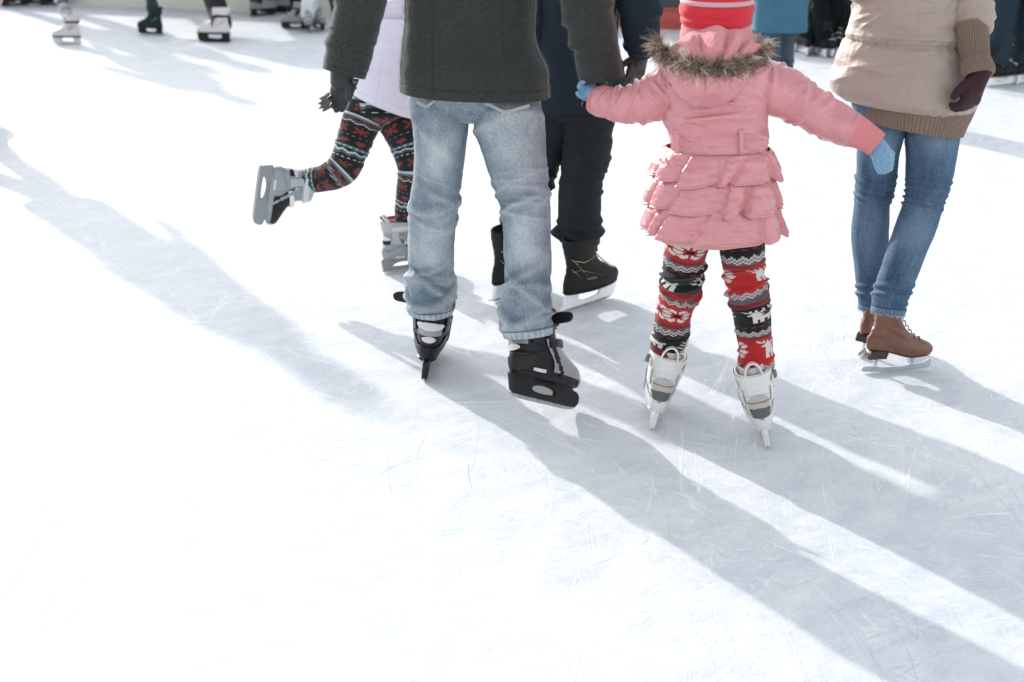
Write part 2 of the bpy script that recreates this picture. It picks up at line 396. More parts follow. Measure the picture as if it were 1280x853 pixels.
# rink barrier panels, each a thing of its own
def barrier(cx, red):
    L_ = 1.98; HB = .80 if red else .34; P = Vector((cx, bline(cx), 0)); ang = math.atan2(bd.y, bd.x); M = Matrix.Translation(P) @ Matrix.Rotation(ang, 4, 'Z')
    r = root('rink_barrier', '', 'barrier', P, 'rink barrier panels along the far edge'); r.rotation_euler.z = ang; WM[r.name] = M
    pan = mat('barrier dark panel', (.035, .055, .06), .45, bump=[('noise', 8, .15, .004)]) if red else mat('barrier pale panel', (.60, .60, .58), .5, var=[(3, .06)])
    kick = mat('barrier red kick strip', (.42, .07, .06), .5, var=[(5, .1)]) if red else mat('barrier cream kick strip', (.68, .66, .60), .5, var=[(5, .05)])
    rail = mat('barrier handrail', (.30, .14, .09), .5, var=[(8, .1)])
    put('panel', box_me('panel', -L_/2, L_/2, .01, .05, .17, HB, .004), pan, r, M)
    put('kick_strip', box_me('kick', -L_/2, L_/2, 0, .06, 0, .168, .006), kick, r, M)
    put('ledge', box_me('ledge', -L_/2, L_/2, -.006, .066, .169, .195, .004), kick if red else rail, r, M)
    put('handrail', box_me('rail', -L_/2, L_/2, -.02, .09, HB + .002, HB + .05, .01), rail, r, M)
    for s in (-1, 1): put('post', box_me('post', s*(L_/2-.05)-.03, s*(L_/2-.05)+.03, .052, .11, 0, HB, .005), mat('barrier post', (.35, .36, .37), .5, .3), r, M)
    return r
xs = [-9.4 + 1.98 * .9421 * k for k in range(11)]
ORD = ['first', 'second', 'third', 'fourth', 'fifth', 'sixth', 'seventh']
for k, x in enumerate(xs):
    red = x > .2
    b_ = barrier(x, red)
    b_['label'] = (f'dark rink barrier panel with red kick strip, {ORD[k-6]} from the left among the dark ones' if red else f'pale rink barrier panel with cream kick strip, {ORD[k]} from the left end')
    b_['group'] = 'dark and red rink barrier panels' if red else 'pale rink barrier panels'
# ================================================================== SKATES
def P_(n): return mat(*n)
BLACKP = mat('black plastic', (.007, .007, .008), .42, spec=.3, bump=[('noise', 60, .12, .002)], var=[(20, .2)])
BLACKF = mat('black boot fabric', (.009, .010, .010), .75, sheen=.05, spec=.3, bump=[('noise', 300, .4, .002)])
SILV = mat('silver grey plastic', (.30, .30, .31), .42, .1, var=[(12, .1)], bump=[('noise', 90, .1, .001)])
PALEP = mat('pale trim plastic', (.62, .61, .60), .4, var=[(14, .07)])
STEEL = mat('blade steel', (.52, .54, .56), .22, 1.0, bump=[('noise', 120, .15, .0006)])
STEELD = mat('scuffed blade steel', (.45, .46, .48), .38, .7, var=[(80, .25)], bump=[('noise', 90, .3, .0008)])
WHITEP = mat('white skate plastic', (.66, .65, .63), .36, coat=.15, var=[(9, .05)], bump=[('noise', 60, .1, .001)])
GREYP = mat('grey skate plastic', (.27, .30, .32), .42, var=[(9, .08)], bump=[('noise', 60, .1, .001)])
DGREY = mat('dark grey mesh', (.10, .10, .10), .7, bump=[('vor', 500, .5, .001)])
LACE = mat('white lace', (.75, .75, .73), .8, bump=[('noise', 500, .4, .001)])
REDT = mat('red trim', (.40, .03, .04), .5)
WHOLD = mat('white blade holder', (.80, .82, .84), .3, coat=.3)
BROWNL = mat('brown leather', (.150, .058, .033), .42, coat=.12, var=[(9, .22), (45, .12)], bump=[('noise', 130, .25, .0015), ('noise', 14, .3, .004)])
DBROWN = mat('dark brown sole', (.035, .018, .013), .5)
REC = [(0, -.118, .146, .028), (.010, -.128, .156, .038), (.03, -.134, .160, .047), (.048, -.135, .152, .050), (.062, -.133, .128, .051), (.08, -.131, .088, .052), (.10, -.129, .055, .053), (.12, -.128, .036, .055), (.15, -.130, .026, .057), (.18, -.134, .021, .059), (.205, -.139, .020, .060)]
HOC = [(0, -.125, .150, .034), (.012, -.134, .162, .042), (.03, -.136, .166, .046), (.05, -.134, .158, .045), (.066, -.130, .130, .043), (.085, -.124, .086, .040), (.105, -.120, .050, .040), (.13, -.122, .026, .042), (.16, -.132, .014, .045), (.19, -.142, .010, .048), (.215, -.148, .010, .048)]
FIG = [(0, -.108, .120, .030), (.010, -.116, .132, .036), (.025, -.118, .134, .040), (.04, -.118, .122, .039), (.055, -.114, .094, .036), (.075, -.106, .056, .034), (.095, -.100, .026, .034), (.12, -.098, .006, .036), (.15, -.100, -.004, .039), (.18, -.104, -.006, .041), (.20, -.106, -.006, .042)]
def boot_grid(secs, scale=1.0, nz=90, nth=128, heel_rise=0.0, z0=.06, bump=None, off=0.0):
    HT = .10 if secs is REC else .24
    A = catmull(np.array([[s[1], s[2], s[0] * 1.0, s[3]] for s in secs])[:, [2, 0, 1, 3]], nz)  # z,xb,xf,w
    z, xb, xf, w_ = A.T
    th = np.arange(nth) / nth * 2 * np.pi
    TH, Z = np.meshgrid(th, z); XB, XF, Wd = [np.tile(q[:, None], (1, nth)) for q in (xb, xf, w_)]
    xc, a = (XB + XF) / 2, (XF - XB) / 2
    c, s = np.cos(TH), np.sin(TH); e = .86
    X = xc + (a + off) * np.sign(c) * np.abs(c) ** e
    t = (X - XB) / np.maximum(XF - XB, .01)
    taper = 1 - HT * (1 - ss(0, .55, t)) * ss(.12, .22, XF - XB) 
    Y = (Wd * taper + off) * np.sign(s) * np.abs(s) ** .9
    ZZ = Z + heel_rise * (1 - ss(-.07, .05, X)) * 1.0
    Pn = np.stack([X, Y, ZZ + z0], -1)
    if bump is not None:
        n = np.stack([c, s, 0 * c], -1); Pn = Pn + n * bump(TH, Z, X)[..., None]
    return Pn * scale
def grid_mesh(name, G_, closed=True, capbot=True, inner=True):
    nz, nt = G_.shape[:2]; X = G_
    if capbot:
        c = X[0].mean(0); X = np.concatenate([[c + (X[0] - c) * .02, c + (X[0] - c) * .55, c + (X[0] - c) * .93 + [0, 0, -.001]], X])
    if inner:
        c = X[-1].mean(0); q = -12; cq = X[q].mean(0)
        X = np.concatenate([X, [c + (X[-1] - c) * .97 + [0, 0, .003], c + (X[-1] - c) * .88, cq + (X[q] - cq) * .84, cq + (X[q] - cq) * .05]])
    n = len(X); i, j = np.meshgrid(np.arange(n - 1), np.arange(nt if closed else nt - 1), indexing='ij'); j2 = (j + 1) % nt
    F = np.stack([i * nt + j, i * nt + j2, (i + 1) * nt + j2, (i + 1) * nt + j], -1).reshape(-1, 4)
    return mesh_np(name, X.reshape(-1, 3), F)
def patch_from(name, G_, mask, thick=.002):
    """raised panel cut out of a boot surface where mask(row, column) is true"""
    nz, nt = G_.shape[:2]; V = G_.reshape(-1, 3); F = []
    i, j = np.nonzero(mask[:-1]); keep = mask[:-1] & mask[1:] & np.roll(mask, -1, 1)[:-1] & np.roll(mask, -1, 1)[1:]
    i, j = np.nonzero(keep); j2 = (j + 1) % nt
    F = np.stack([i * nt + j, i * nt + j2, (i + 1) * nt + j2, (i + 1) * nt + j], -1)
    used, inv = np.unique(F, return_inverse=True)
    me = mesh_np(name, V[used], inv.reshape(-1, 4))
    r = finish_mods(me, [('SMOOTH', dict(factor=.5, iterations=2)), ('SOLIDIFY', dict(thickness=thick, offset=1.0)), ('BEVEL', dict(width=.0005, segments=1))])
    r.name = name; r.materials.clear(); return r
def skate(parent, kind, origin, fwd, up=(0, 0, 1), size=1.0, label=None, simple=False, flip=1, blade_len=1.0, pal=None):
    f = Vector(fwd).normalized(); u = Vector(up); u = (u - f * u.dot(f)).normalized(); s = u.cross(f)
    M = Matrix.Translation(Vector(origin)) @ Matrix((f, s, u)).transposed().to_4x4()
    pal = pal or {}
    K = size
    def add(name, me, m, par, sc=True):
        if sc and K != 1.0: me.transform(Matrix.Scale(K, 4))
        return put(name, me, m, par, M)
    nz, nt = (40, 48) if simple else (100, 144)
    if kind == 'rec':
        z0 = .066
        g = boot_grid(REC, 1, nz, nt, z0=z0, bump=None if simple else (lambda T, Z, X: .0018 * np.exp(-((Z - .060) / .006) ** 2) - .002 * np.exp(-((Z - .115) / .004) ** 2)))
        boot = add('ice_skate', grid_mesh('boot', g), pal.get('shell', BLACKP), parent)
        if label: boot['label'] = label
        g2 = boot_grid(REC, 1, nz, nt, z0=z0, off=.0028)
        T = np.tile(np.arange(nt) / nt * 360, (nz, 1)); Zr = (g2[..., 2] - z0); A = np.abs(T - 180)   # 180 deg = heel
        A2 = A
        if not simple:
            add('heel_band', patch_from('hbn', boot_grid(REC, 1, nz, nt, z0=z0, off=.0012), (A < 44) & (Zr > .086) & (Zr < .112), .002), pal.get('band', SILV), boot)
            # heel cup, band, cuff and liner seen from behind
            add('heel_cup', patch_from('hc', g2, (Zr < .052 + .024 * ss(30, 80, A)) & (Zr > .004) & (A < 80), .0026), pal.get('cup', BLACKP), boot)
            add('heel_panel', patch_from('hp', g2, (((A / 50) ** 2 + ((Zr - .118) / .015) ** 2) < 1), .002), pal.get('panel', PALEP), boot)
            add('heel_badge', patch_from('hb', boot_grid(REC, 1, nz, nt, z0=z0, off=.0035), ((A / 24) ** 2 + ((Zr - .076) / .011) ** 2) < 1, .0025), pal.get('badge', PALEP), boot)
            add('cuff', patch_from('cf', g2, (Zr > .150) & (A < 150) | (Zr > .090) & (A > 52) & (A < 82), .0030), pal.get('cuff', BLACKP), boot)
            add('toe_panel', patch_from('tp', g2, (A > 84) & (Zr > .020) & (Zr < .112) & (A < 174), .002), pal.get('side', SILV), boot)
            add('toe_cap', patch_from('tcp', g2, (A > 148) & (Zr > .006) & (Zr < .030), .0035), pal.get('toe', mat('tan rubber', (.24, .20, .17), .7)), boot)
            g9 = boot_grid(REC, 1, nz, nt, z0=z0, off=.0045); X9 = g9[..., 0]
            for hs_ in (T < 180, T >= 180) if pal.get('frame', 1) is not None else (): add('frame_strap', patch_from('fs', g9, hs_ & (np.abs(X9 + .050 - (.130 - Zr) * .75) < .014) & (Zr > .012) & (Zr < .140) & (A > 40) & (A < 150), .004), pal.get('frame', BLACKP), boot)
            for sgn in (-1, 1):
                q = [(-.052 + .0, sgn * .058, z0 + .128)]
                me = bpy.data.meshes.new('pv'); bm = bmesh.new(); bmesh.ops.create_cone(bm, cap_ends=True, segments=28, radius1=.011, radius2=.009, depth=.007)
                bmesh.ops.rotate(bm, matrix=Matrix.Rotation(R(90), 3, 'X'), verts=bm.verts); bmesh.ops.translate(bm, vec=(q[0][0], sgn * .058, q[0][2]), verts=bm.verts); bm.to_mesh(me); bm.free()
                add('pivot', me, pal.get('pivot', PALEP), boot)
            for hs_ in (T < 180, T >= 180): add('side_badge', patch_from('sb', boot_grid(REC, 1, nz, nt, z0=z0, off=.0035), hs_ & (A > 50) & (A < 76) & (Zr > .010) & (Zr < .026), .002), PALEP, boot)
            # buckle strap over the ankle
            zs = z0 + .172
            add('strap', tube('st', [(-.11, .060 , zs), (-.05, .064, zs), (.010, .052, zs + .004), (.03, 0, zs + .006), (.010, -.052, zs + .004), (-.05, -.064, zs), (-.11, -.060, zs)], r=.003, flat=4.5, side=(0, 1, 0), nseg=14), pal.get('strap', BLACKP), boot)
            zi = z0 + .115
            add('strap', tube('st2', [(-.04, .056, zi - .02), (.0, .057, zi - .008), (.048, .036, zi), (.058, 0, zi + .002), (.048, -.036, zi), (0, -.057, zi - .008), (-.04, -.056, zi - .02)], r=.003, flat=4, side=(0, 1, 0), nseg=14), pal.get('strap2', BLACKP), boot)
            # protruding buckle lever
            fl = flip
            me = slab('lv', spl([(-.06, 0), (-.064, .018), (-.035, .026), (-.002, .024), (.004, .012), (-.004, .0), (-.03, -.003)], 5), th=.010, bevel=.003)
            if pal.get('lever', True):
                me.transform(Matrix.Translation((-.035, fl * .064, zs - .012)) @ Matrix.Rotation(R(fl * -96), 4, 'Z') @ Matrix.Scale(1.0, 4))
                add('buckle', me, pal.get('strap', BLACKP), boot)
        # holder with window and blade
        out = spl([(-.128, .072), (-.139, .050), (-.132, .018), (-.118, .0135), (.02, .0135), (.13, .0135), (.158, .020), (.166, .040), (.160, .052), (.135, .060), (.118, .076), (.0, .074)], 5)
        hole = spl([(-.046, .026), (.0, .022), (.046, .026), (.056, .042), (.03, .052), (0, .054), (-.032, .052), (-.053, .040)], 5)
        hs = pal.get('holes', [hole])
        if pal.get('insert'): add('holder_insert', slab('ins', spl([(-.040, .030), (.0, .026), (.035, .030), (.045, .041), (.02, .048), (-.02, .048), (-.045, .041)], 5), (), .011, .002), pal['insert'], boot)
        add('blade_holder', slab('h', out, hs, .019, .004), pal.get('holder', BLACKP), boot)
        # flanges that spread under the sole
        for (x0, x1) in ((-.125, -.045), (.04, .135)):
            xm, hl = (x0 + x1) / 2, (x1 - x0) / 2
            st = [((xm, 0, .050), hl * .9, .008), ((xm, 0, .060), hl * .95, .014), ((xm, 0, .069), hl, .030), ((xm, 0, .0735), hl, .032)]
            add('holder_mount', loft('fm', st, 40, 16, power=2.8, hem0=0, hem1=0, cap0=True, capend=True, horiz=True), pal.get('holder', BLACKP), boot)
        bl = spl([(-.134, .016), (-.137, .008), (-.130, .002), (-.09, 0), (0, -.0004), (.09, 0), (.135, .003), (.158, .012), (.166, .024), (.160, .026), (.14, .016), (0, .015)], 5)
        add('blade', slab('b', bl, (), .0042, .0008), pal.get('blade', STEELD), boot)
    elif kind == 'hockey':
        z0 = .072
        g = boot_grid(HOC, 1, nz, nt, z0=z0, bump=None if simple else (lambda T, Z, X: .0015 * np.sin(X * 160 + Z * 220) * ss(.02, .04, Z) * .4))
        boot = add('ice_skate', grid_mesh('boot', g), pal.get('shell', BLACKF), parent)
        if label: boot['label'] = label
        if not simple:
            g2 = boot_grid(HOC, 1, nz, nt, z0=z0, off=.0018)
            T = np.tile(np.arange(nt) / nt * 360, (nz, 1)); Zr = g2[..., 2] - z0; Xr = g2[..., 0]; A = np.abs(T - 180)
            side_ = (A > 20) & (A < 150)
            GOLD = mat('dull gold trim', (.38, .33, .16), .4, .4); GR = mat('grey graphic', (.42, .44, .45), .45)
            d1 = Zr - (.150 - (Xr + .13) * 1.0)                                     # descending stripe
            add('graphic', patch_from('g1', g2, side_ & (np.abs(d1) < .0034) & (Zr > .022) & (Zr < .16), .0008), GOLD, boot)
            d2 = Zr - (.115 - (Xr + .13) * .95)
            add('graphic', patch_from('g2', g2, side_ & (np.abs(d2) < .0030) & (Zr > .022) & (Zr < .12), .0008), GR, boot)
            add('graphic', patch_from('g3', g2, side_ & (((Zr - .03) / .001 % 7) < 3) & (Zr > .028) & (Zr < .062) & (Xr > -.06 + (.062 - Zr)) & (Xr < .0 + (.062 - Zr)), .0008), GR, boot)
            add('graphic', patch_from('g4', g2, side_ & (((Zr) / .001 % 6) < 3) & (Zr > .02) & (Zr < .05) & (Xr < -.095 + (.05 - Zr) * .5), .0008), GR, boot)
            add('graphic', patch_from('g5', g2, (A < 150) & (A > 30) & (((np.abs(Zr - .128 - .25 * np.abs(Xr + .075))) < .0035) | ((np.abs(Zr - .098 + .35 * np.abs(Xr + .085))) < .0022) | ((np.abs(Xr + .100 - (Zr - .14) * .1) < .0018) & (Zr > .13))) , .0008), GOLD, boot)
            add('sole', patch_from('so', g2, (Zr < .010), .003), BLACKP, boot)
            tongue = boot_grid([(0, .0, .03, .024), (.03, -.02, .018, .03), (.06, -.03, .014, .032), (.09, -.03, .022, .03)], 1, 24, 40, z0=z0 + .15)
            add('tongue', grid_mesh('tg', tongue), BLACKF, boot)
            for k in range(8):
                t = k / 7; x = .118 - .100 * t; z = z0 + .062 + .062 * t + .012 * t * t + .006
                add('lace', tube('lc', [(x + .004, .026, z - .006), (x, 0, z + .005), (x - .006, -.026, z - .004)], r=.0026, nseg=6, sub=3), LACE, boot)
        else:
            g2 = boot_grid(HOC, 1, nz, nt, z0=z0, off=.003); Zr = g2[..., 2] - z0; Xr = g2[..., 0]
            add('sole', patch_from('so', g2, Zr < .016, .004), BLACKP, boot)
            add('ankle_band', patch_from('ab', g2, (np.abs(Zr - .150) < .014), .003), pal.get('band', BLACKP), boot)
            for hs_ in (g2[..., 1] > 0, g2[..., 1] < 0): add('stripe', patch_from('sp', g2, hs_ & (np.abs(Zr - .06 - (Xr + .02) * -.7) < .010) & (Zr > .02) & (Zr < .12) & (np.abs(g2[..., 1]) > .02), .002), pal.get('stripe', mat('mauve grey stripe', (.26, .22, .24), .5)), boot)
            for k in range(3):
                t = k / 2; x = .118 - .100 * t; z = z0 + .062 + .062 * t + .012
                add('lace', tube('lc', [(x + .004, .026, z - .006), (x, 0, z + .005), (x - .006, -.026, z - .004)], r=.003, nseg=6, sub=2), pal.get('lace', LACE), boot)
        out = spl([(-.118, .076), (-.124, .045), (-.126, .020), (-.11, .016), (.10, .016), (.140, .018), (.155, .032), (.158, .055), (.150, .074), (.09, .074), (.065, .074), (.070, .05), (.060, .034), (.02, .029), (-.02, .028), (-.052, .034), (-.062, .055), (-.060, .076)], 4)
        hh = [spl([(-.032+q, .020), (-.020+q, .020), (-.020+q, .025), (-.032+q, .025)], 3) for q in (0, .03, .06)] if not simple else []
        add('blade_holder', slab('h', out, hh, .017, .004), pal.get('holder', WHOLD), boot)
        bl = spl([(-.122, .018), (-.130, .010), (-.120, .003), (-.07, 0), (0, 0), (.09, 0), (.135, .004), (.156, .018), (.160, .030), (.150, .026), (.12, .017), (0, .017)], 4)
        add('blade', slab('b', bl, (), .0036, .0007), pal.get('blade', STEELD), boot)
    else:  # figure
        z0 = .062
        def bf(T, Z, X):
            return .0016 * np.exp(-((Z - .012) / .003) ** 2) - .002 * np.exp(-((Z - .125 - .02*np.cos(T)) / .006) ** 2) * (np.cos(T) < .3) + .0012 * np.sin(Z * 180 + X * 60) * np.exp(-((Z - .085) / .03) ** 2)
        g = boot_grid(FIG, 1, nz, nt, z0=z0, heel_rise=.026, bump=None if simple else bf)
        boot = add('ice_skate', grid_mesh('boot', g), pal.get('shell', BROWNL), parent)
        if label: boot['label'] = label
        g2 = boot_grid(FIG, 1, nz, nt, z0=z0, heel_rise=.026, off=.0022)
        T = np.tile(np.arange(nt) / nt * 360, (nz, 1)); Zr = np.tile(catmull(np.array([[s[0], 0, 0] for s in FIG]), nz)[:, 0][:, None], (1, nt))
        if not simple:
            add('sole', patch_from('so', g2, Zr < .006, .003), DBROWN, boot)
            add('heel_counter', patch_from('hcn', g2, (Zr < .062 - .0 * T) & (np.abs(T - 180) < 92 - Zr * 700) & (Zr > .008), .0012), pal.get('shell', BROWNL), boot)
            for k in range(7):
                t = k / 6; x = .075 - .085 * t ** .8; z = z0 + .060 + .105 * t ** 1.2 + .002
                add('lace', tube('lc', [(x + .002, .020, z - .004), (x + .003, 0, z + .005), (x - .003, -.020, z - .002)], r=.0020, nseg=6, sub=3), mat('brown lace', (.09, .045, .03), .8), boot)
        hl = slab('hl', [(-.112, .061), (-.108, .086), (-.045, .086), (-.052, .061)], (), .052, .003)
        add('heel', hl, pal.get('heel', DBROWN), boot)
        CH = mat('bright skate metal', (.66, .72, .76), .2, .85)
        for (x, zt, wd) in ((-.08, .060, .036), (.06, .060, .034)):
            st = [((x, 0, .018), .010, .003), ((x, 0, .04), .008, .004), ((x, 0, .054), .016, .012), ((x, 0, zt), wd * .9, .024), ((x, 0, zt + .002), wd, .026)]
            add('stanchion', loft('sn', st, 24, 16, power=2.6, hem0=0, hem1=0, cap0=True, capend=True, horiz=True), CH, boot)
        bl = spl([(-.132, .012), (-.128, .020), (-.09, .022), (-.05, .017), (.02, .017), (.06, .022), (.10, .026), (.128, .040), (.134, .030), (.131, .018), (.128, .010), (.10, .004), (.05, .001), (-.03, 0), (-.10, .002), (-.128, .006)], 4)
        add('blade', slab('b', bl, (), .0042, .0008), pal.get('blade', CH), boot)
    return boot, M
# ================================================================== PEOPLE TOOLKIT
SKIN = mat('skin', (.50, .30, .22), .5, sss=.1, bump=[('noise', 200, .1, .001)])
HAIR = mat('brown hair', (.05, .03, .02), .6, bump=[('noise', 80, .6, .004)])
V3 = lambda p: Vector(p)
def hand_chains(w_, d, thumb, size=.18, curl=35, r=1.0, spread=.06, curls=None):
    """palm, four bent fingers of different length, thumb off the side. d: wrist->fingers, thumb: towards thumb side"""
    w_, d, t = V3(w_), V3(d).normalized(), V3(thumb); t = (t - d * t.dot(d)).normalized(); n = d.cross(t).normalized()
    # palm side normal chosen by caller through sign of curl
    L = size; ch = []
    sgn = 1 if curl >= 0 else -1; cu = abs(curl)
    for i, (o, ln, rr) in enumerate([(.155, .43, .048), (.055, .48, .05), (-.05, .44, .047), (-.15, .34, .041)]):
        k0 = w_ + t * o * L * .75; k1 = w_ + d * L * (.52 - .02 * abs(i - 1)) + t * o * L * 1.15
        ch.append([(k0, .062 * L * r * 1.25), (k1, .060 * L * r * 1.1)])
        c = cu if curls is None else curls[i]
        p = k1; q = []; a = 0; fd = (d + t * o * spread * 6).normalized()
        q.append((p, rr * L * r))
        for s_, (fr, inc) in enumerate([(.45, .55), (.32, 1.0), (.23, .75)]):
            a += R(c) * inc
            dd = fd * math.cos(a) + n * sgn * math.sin(a)
            p = p + dd * ln * L * fr; q.append((p, rr * L * r * (.94 - .1 * s_)))
        ch.append(q)
    b = w_ + d * L * .10 + t * .14 * L
    p1 = b + (d * .7 + t * .65 + n * sgn * .35).normalized() * L * .24; p2 = p1 + (d * .9 + t * .35 + n * sgn * .3).normalized() * L * .19; p3 = p2 + (d + t * .05 + n * sgn * .3).normalized() * L * .13
    ch.append([(b, .07 * L * r), (p1, .058 * L * r), (p2, .052 * L * r), (p3, .044 * L * r)])
    return ch
def knit_bump(sc=260): return [('vor', sc, .6, .002)]
def glove(parent, name, w_, d, thumb, size, curl, m, label=None, wristlen=.05, r=1.18, voxel=.0032, wr=None, extra=None, curls=None, spread=.06):
    ch = hand_chains(w_, d, thumb, size, curl, r=r, curls=curls, spread=spread)
    wd = V3(d).normalized(); rr = wr or size * .155
    ch.append([(V3(w_) - wd * wristlen, rr), (V3(w_), rr * .95), (V3(w_) + wd * size * .2, rr * .9)])
    if extra: ch += extra
    me = blob(name, ch, voxel, 5)
    o = put(name, me, m, parent)
    if label: o['label'] = label
    return o
def body(parent, J, k=1.0, face=(0, 1, 0), bare_hands=True, skin=SKIN, voxel=.011, handsize=.18, hands=('L', 'R')):
    f = V3(face).normalized(); s = f.cross(Vector((0, 0, 1))).normalized(); up = Vector((0, 0, 1)); ch = []
    for q in 'LR':
        lg = J.get('leg' + q)
        if lg: ch.append([(V3(p), min(a_, .06) * .74) for (p, a_, b_) in lg[::-1][1:-2]] + [(J['ank' + q].lerp(V3(lg[0][0]), .6), .026 * k), (J['ank' + q], .024 * k)])
        else: ch.append([(J['hip' + q], .066 * k), (J['knee' + q].lerp(J['hip' + q], .5), .054 * k), (J['knee' + q], .042 * k), (J['knee' + q].lerp(J['ank' + q], .3), .034 * k), (J['ank' + q], .026 * k)])
        ch.append([(J['ank' + q], .028 * k), (J['ank' + q].lerp(J['toe' + q], .35), .026 * k), (J['toe' + q], .022 * k)])
        ch.append([(J['chest'] + (J['sh' + q] - J['chest']) * .8, .06 * k), (J['sh' + q], .056 * k), (J['el' + q], .040 * k), (J['wr' + q], .022 * k)])
        if 'hd' + q in J and q in hands:
            ch += hand_chains(J['wr' + q], J['hd' + q], J.get('th' + q, f), handsize * k, J.get('cu' + q, 30), r=.9)
        else:
            d = (J['wr' + q] - J['el' + q]).normalized(); ch.append([(J['wr' + q], .018 * k), (J['wr' + q] + d * .015 * k, .018 * k)])
    pel, wa, che, nk, hd = J['pelvis'], J['waist'], J['chest'], J['neck'], J['head']
    for o in (-1, 1):
        ch.append([(pel + s * o * .05 * k, .080 * k), (wa + s * o * .05 * k, .078 * k), (che + s * o * .07 * k, .088 * k), (che + up * .1 * k + s * o * .07 * k, .06 * k)])
    ch.append([(che + up * .1 * k, .06 * k), (nk, .052 * k), (nk + (hd - nk) * .5, .052 * k)])
    ch += [[(hd + up * .015 * k - f * .018 * k, .088 * k), (hd + up * .02 * k + f * .02 * k, .078 * k)], [(hd - up * .03 * k + f * .035 * k, .058 * k), (hd - up * .075 * k + f * .055 * k, .034 * k)],
           [(hd + up * .0 * k + f * .088 * k, .012 * k), (hd - up * .028 * k + f * .103 * k, .014 * k)], [(hd - up * .058 * k + f * .078 * k, .016 * k)]]
    for o in (-1, 1):
        ch.append([(hd - up * .0 * k + s * o * .083 * k - f * .01 * k, .016 * k), (hd - up * .035 * k + s * o * .080 * k - f * .005 * k, .011 * k)])
    b = put('body', blob('body', ch, voxel * max(k, .7), 2), skin, parent)
    for o in (-1, 1):
        me = blob('eye', [[(hd + up * .012 * k + f * .083 * k + s * o * .032 * k, .0095 * k)]], .004, 1)
        put('eye', me, mat('eye', (.05, .04, .035), .15), b)
    return b
def hair(parent, J, k, face, m=HAIR, long=0):
    f = V3(face).normalized(); up = Vector((0, 0, 1)); hd = J['head']; s = f.cross(up).normalized()
    ch = [[(hd + up * .028 * k - f * .030 * k, .093 * k), (hd + up * .055 * k + f * .025 * k, .070 * k)], [(hd - up * .03 * k - f * .050 * k, .070 * k), (hd + up * .02 * k - f * .035 * k, .085 * k)]]
    if long:
        for o in (-1, 0, 1): ch.append([(hd - up * .02 * k - f * .05 * k + s * o * .04 * k, .06 * k), (hd - up * long - f * .06 * k + s * o * .05 * k, .045 * k)])
    return put('hair', blob('hair', ch, .009, 2), m, parent)
def beanie(parent, J, k, face, m, bump_=True, name='knit_hat'):
    up = Vector((0, 0, 1)); hd = J['head'] + up * .0
    f = V3(face).normalized(); c = hd - f * .01
    def dsp(u, v, X): return .0012 * np.sin(u * 2 * np.pi * 60)
    st = [(c + up * .005 * k, .098 * k, .106 * k), (c + up * .05 * k, .100 * k, .108 * k), (c + up * .09 * k, .088 * k, .094 * k), (c + up * .118 * k, .055 * k, .06 * k), (c + up * .128 * k, .012 * k, .012 * k)]
    return put(name, loft('beanie', [(tuple(a), b, c_) for a, b, c_ in st], 120, 50, side=tuple(f.cross(up)), disp=dsp, capend=True, hem1=0, horiz=True), m, parent)
def pants_leg(st, side=(1, 0, 0), disp=None, colf=None, nu_=160, nv=240, **kw):
    return loft('leg', st, nu_, nv, side=side, disp=disp, colf=colf, **kw)
def sleeve(sh, el, wr, r=(.075, .065, .055), side=(1, 0, 0), disp=None, colf=None, nu_=110, nv=150, ext=0.0, flat=1.0, hem1=.03):
    sh, el, wr = V3(sh), V3(el), V3(wr)
    a = sh + (sh - el).normalized() * 0 ; m1 = sh.lerp(el, .5); m2 = el.lerp(wr, .5); rs = (r[0] + r[1]) / 2; rw = (r[1] + r[2]) / 2
    st = [(sh, r[0] * .8, r[0] * .8), (sh.lerp(el, .15), r[0], r[0] * flat), (m1, rs, rs * flat), (el, r[1], r[1] * flat), (m2, rw, rw * flat), (wr, r[2], r[2] * flat)]
    return loft('sleeve', [(tuple(p), x, y) for p, x, y in st], nu_, nv, side=side, disp=disp, colf=colf, hem0=0, hem1=hem1, cap0=True)
def denim_col(seed, light=(.40, .46, .52), dark=(.17, .24, .34), fade=((.25, .62, .16),), ridge=None, seam=(.0, .5)):
    l, d = np.array(light), np.array(dark)
    def fn(u, v, X):
        n = .5 + .30 * nu(u, v, 6, 5, seed) + .22 * nu(u, v, 20, 14, seed + 1) + .14 * nu(u, v, 70, 14, seed + 2) + .50 * nu(u, v, 150, 110, seed + 5)
        if ridge is not None: n = n + .55 * np.clip(ridge(u, v, X) / .006, -1, 1.2)
        k = np.clip(n * .48 - .02, 0, 1)
        for (u0, v0, wv) in fade:
            du = (u - u0 + .5) % 1 - .5
            k = k + .48 * np.exp(-(du / .13) ** 2) * np.exp(-((v - v0) / wv) ** 2)
        # worn creases at seams and hem
        for u0 in seam:
            du = np.abs((u - u0 + .5) % 1 - .5)
            k = k + .30 * np.exp(-(du / .012) ** 2) * (.6 + .4 * np.sin(v * 260)) - .25 * np.exp(-((du - .022) / .008) ** 2)
        hem = (v < .028); k = np.where(hem, k + .15 + .28 * (np.sin(u * 2 * np.pi * 26) > .1), k)
        k = np.where(np.abs(v - .030) < .0028, k * .3 - .1, k)
        k = np.clip(k, 0, 1)[:, None]
        return d * (1 - k) + l * k
    return fn
DENIM = lambda n: mat('denim ' + n, attr=True, rough=.85, spec=.25, sheen=.03, bump=[('twill', (420, 900, 1), .25, .001), ('noise', 420, .5, .001), ('noise', 60, .25, .002)], var=[(180, .09)])
WOOL = lambda n, c: mat('wool ' + n, c, .95, sheen=.28, spec=.15, bump=[('noise', 420, .9, .0022), ('noise', 120, .4, .002)], var=[(260, .22), (14, .07)], sheen_tint=(.9, .95, .9))
